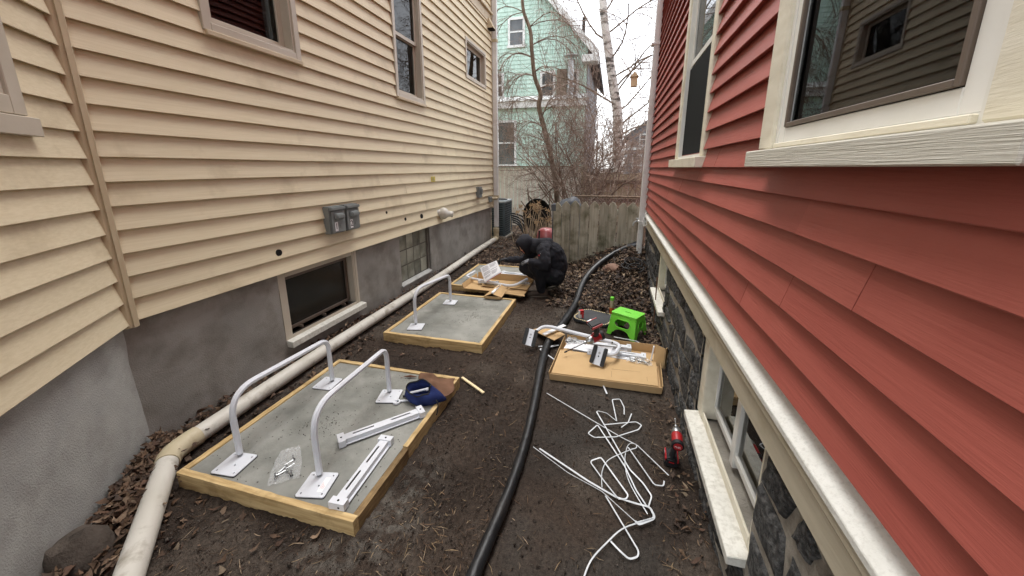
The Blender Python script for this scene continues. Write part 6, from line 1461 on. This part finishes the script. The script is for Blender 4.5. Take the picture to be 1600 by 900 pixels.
def sticks(name, pts, L_, wd, palette, label, mt='chip', zt=.25):
    n_ = len(pts); a = rng.uniform(0, 2 * np.pi, n_); el = rng.normal(0, zt, n_); ln = rng.uniform(L_[0], L_[1], n_) * rng.uniform(.4, 1, n_); ww = rng.uniform(wd[0], wd[1], n_)
    d = np.stack([np.cos(a) * np.cos(el), np.sin(a) * np.cos(el), np.sin(el)], -1); s = np.stack([-np.sin(a), np.cos(a), 0 * a], -1); up = np.cross(d, s) * -1
    P = pts; bend = rng.normal(0, .06, (n_, 1)) * ln[:, None]
    def sec(cc, k): return np.stack([cc + s * ww[:, None] * k + up * ww[:, None] * .2, cc - s * ww[:, None] * k + up * ww[:, None] * .2, cc + up * ww[:, None] * 1.3 * k], 1)
    V = np.concatenate([sec(P - d * ln[:, None] / 2, .5), sec(P + s * bend, 1), sec(P + d * ln[:, None] / 2, .4)], 1)
    tf = np.array([(0, 1, 4), (0, 4, 3), (1, 2, 5), (1, 5, 4), (2, 0, 3), (2, 3, 5), (3, 4, 7), (3, 7, 6), (4, 5, 8), (4, 8, 7), (5, 3, 6), (5, 6, 8)])
    F = (tf[None] + (np.arange(n_) * 9)[:, None, None]).reshape(-1, 3); pal_ = np.array(palette)
    C = np.repeat((pal_[rng.integers(0, len(pal_), n_)] * rng.uniform(.6, 1.3, (n_, 1)))[:, None], 9, 1)
    o = np_mesh(name, V.reshape(-1, 3), F, MT[mt], None, False, C.reshape(-1, 3)); o['kind'] = 'stuff'; o['label'] = label; o['category'] = 'debris'
wood = [(.16, .10, .06), (.24, .17, .10), (.11, .065, .04), (.32, .24, .16), (.07, .045, .03)]
pts = scatter([(240, lambda: Gs(-.78, .2), lambda: Gs(1.22, .17), .5), (280, lambda: U(-1.1, -.45), lambda: U(.9, 2.6), .3), (130, lambda: U(-.4, .45), lambda: U(.9, 2.7), .3), (300, lambda: U(.3, .55), lambda: U(1.0, 4.0), .5), (300, lambda: U(-1.1, -.4), lambda: U(2.6, 6.0), .3), (200, lambda: U(-2.3, -1.1), lambda: U(.7, 1.15), .4), (500, lambda: U(-.7, .5), lambda: U(4.4, 6.3), 1.6)])
sticks('wood_shreds', pts, (.015, .085), (.0009, .0026), wood, 'shredded wood fibres and twigs strewn over the dark soil')
def crumbs(name, n_, reg, label):
    pts = scatter(reg); n_ = len(pts); oc = np.array([(1, 0, 0), (-1, 0, 0), (0, 1, 0), (0, -1, 0), (0, 0, 1), (0, 0, -.6)], dtype=float)
    tf = np.array([(0, 2, 4), (2, 1, 4), (1, 3, 4), (3, 0, 4), (2, 0, 5), (1, 2, 5), (3, 1, 5), (0, 3, 5)])
    V = oc[None] * rng.uniform(.6, 1.3, (n_, 6, 1)) * (rng.gamma(2.0, .0011, (n_, 1, 1)) + .0012); a = rng.uniform(0, 6.3, n_)
    x = V[..., 0] * np.cos(a)[:, None] - V[..., 1] * np.sin(a)[:, None]; y = V[..., 0] * np.sin(a)[:, None] + V[..., 1] * np.cos(a)[:, None]
    V = np.stack([x, y, V[..., 2]], -1) + pts[:, None, :]
    F = (tf[None] + (np.arange(n_) * 6)[:, None, None]).reshape(-1, 3)
    pal_ = np.array([(.058, .043, .033), (.045, .033, .025), (.075, .058, .045), (.05, .037, .028), (.04, .029, .022), (.12, .10, .085)]); C = np.repeat((pal_[rng.integers(0, len(pal_), n_)] * rng.uniform(.7, 1.3, (n_, 1)))[:, None], 6, 1)
    o = np_mesh(name, V.reshape(-1, 3), F, MT['soil'], None, True, C.reshape(-1, 3)); o['kind'] = 'stuff'; o['label'] = label; o['category'] = 'soil'
crumbs('soil_crumbs', 0, [(9000, lambda: U(-1.1, -.45), lambda: U(.7, 4.6), .15), (4000, lambda: U(-.45, .5), lambda: U(.7, 4.4), .1), (2600, lambda: U(-2.4, -1.0), lambda: U(.6, 1.2), .3), (1500, lambda: U(-2.45, -1.0), lambda: U(2.5, 3.1), .2), (900, lambda: U(-2.45, -2.2), lambda: U(1.2, 6), .2)], 'loose crumbs of dark soil all over the yard')

# crumbs and a leaf fragment or two trodden onto the slabs
px = np.concatenate([rng.uniform(-2.2, -1.16, 260), rng.normal(-1.75, .09, 90), rng.uniform(-2.14, -1.17, 160), rng.normal(-1.48, .07, 120)]); py = np.concatenate([rng.uniform(1.25, 2.45, 260), rng.normal(1.75, .07, 90), rng.uniform(3.14, 4.36, 160), rng.normal(3.72, .10, 120)])
sticks('slab_debris', np.stack([px, py, np.full(len(px), .0865)], -1), (.004, .014), (.0015, .003), [(.05, .037, .028), (.03, .022, .018), (.08, .06, .045)], 'specks of soil scattered over the concrete slabs', zt=.1)

bpy.data.scenes.remove(_ws)
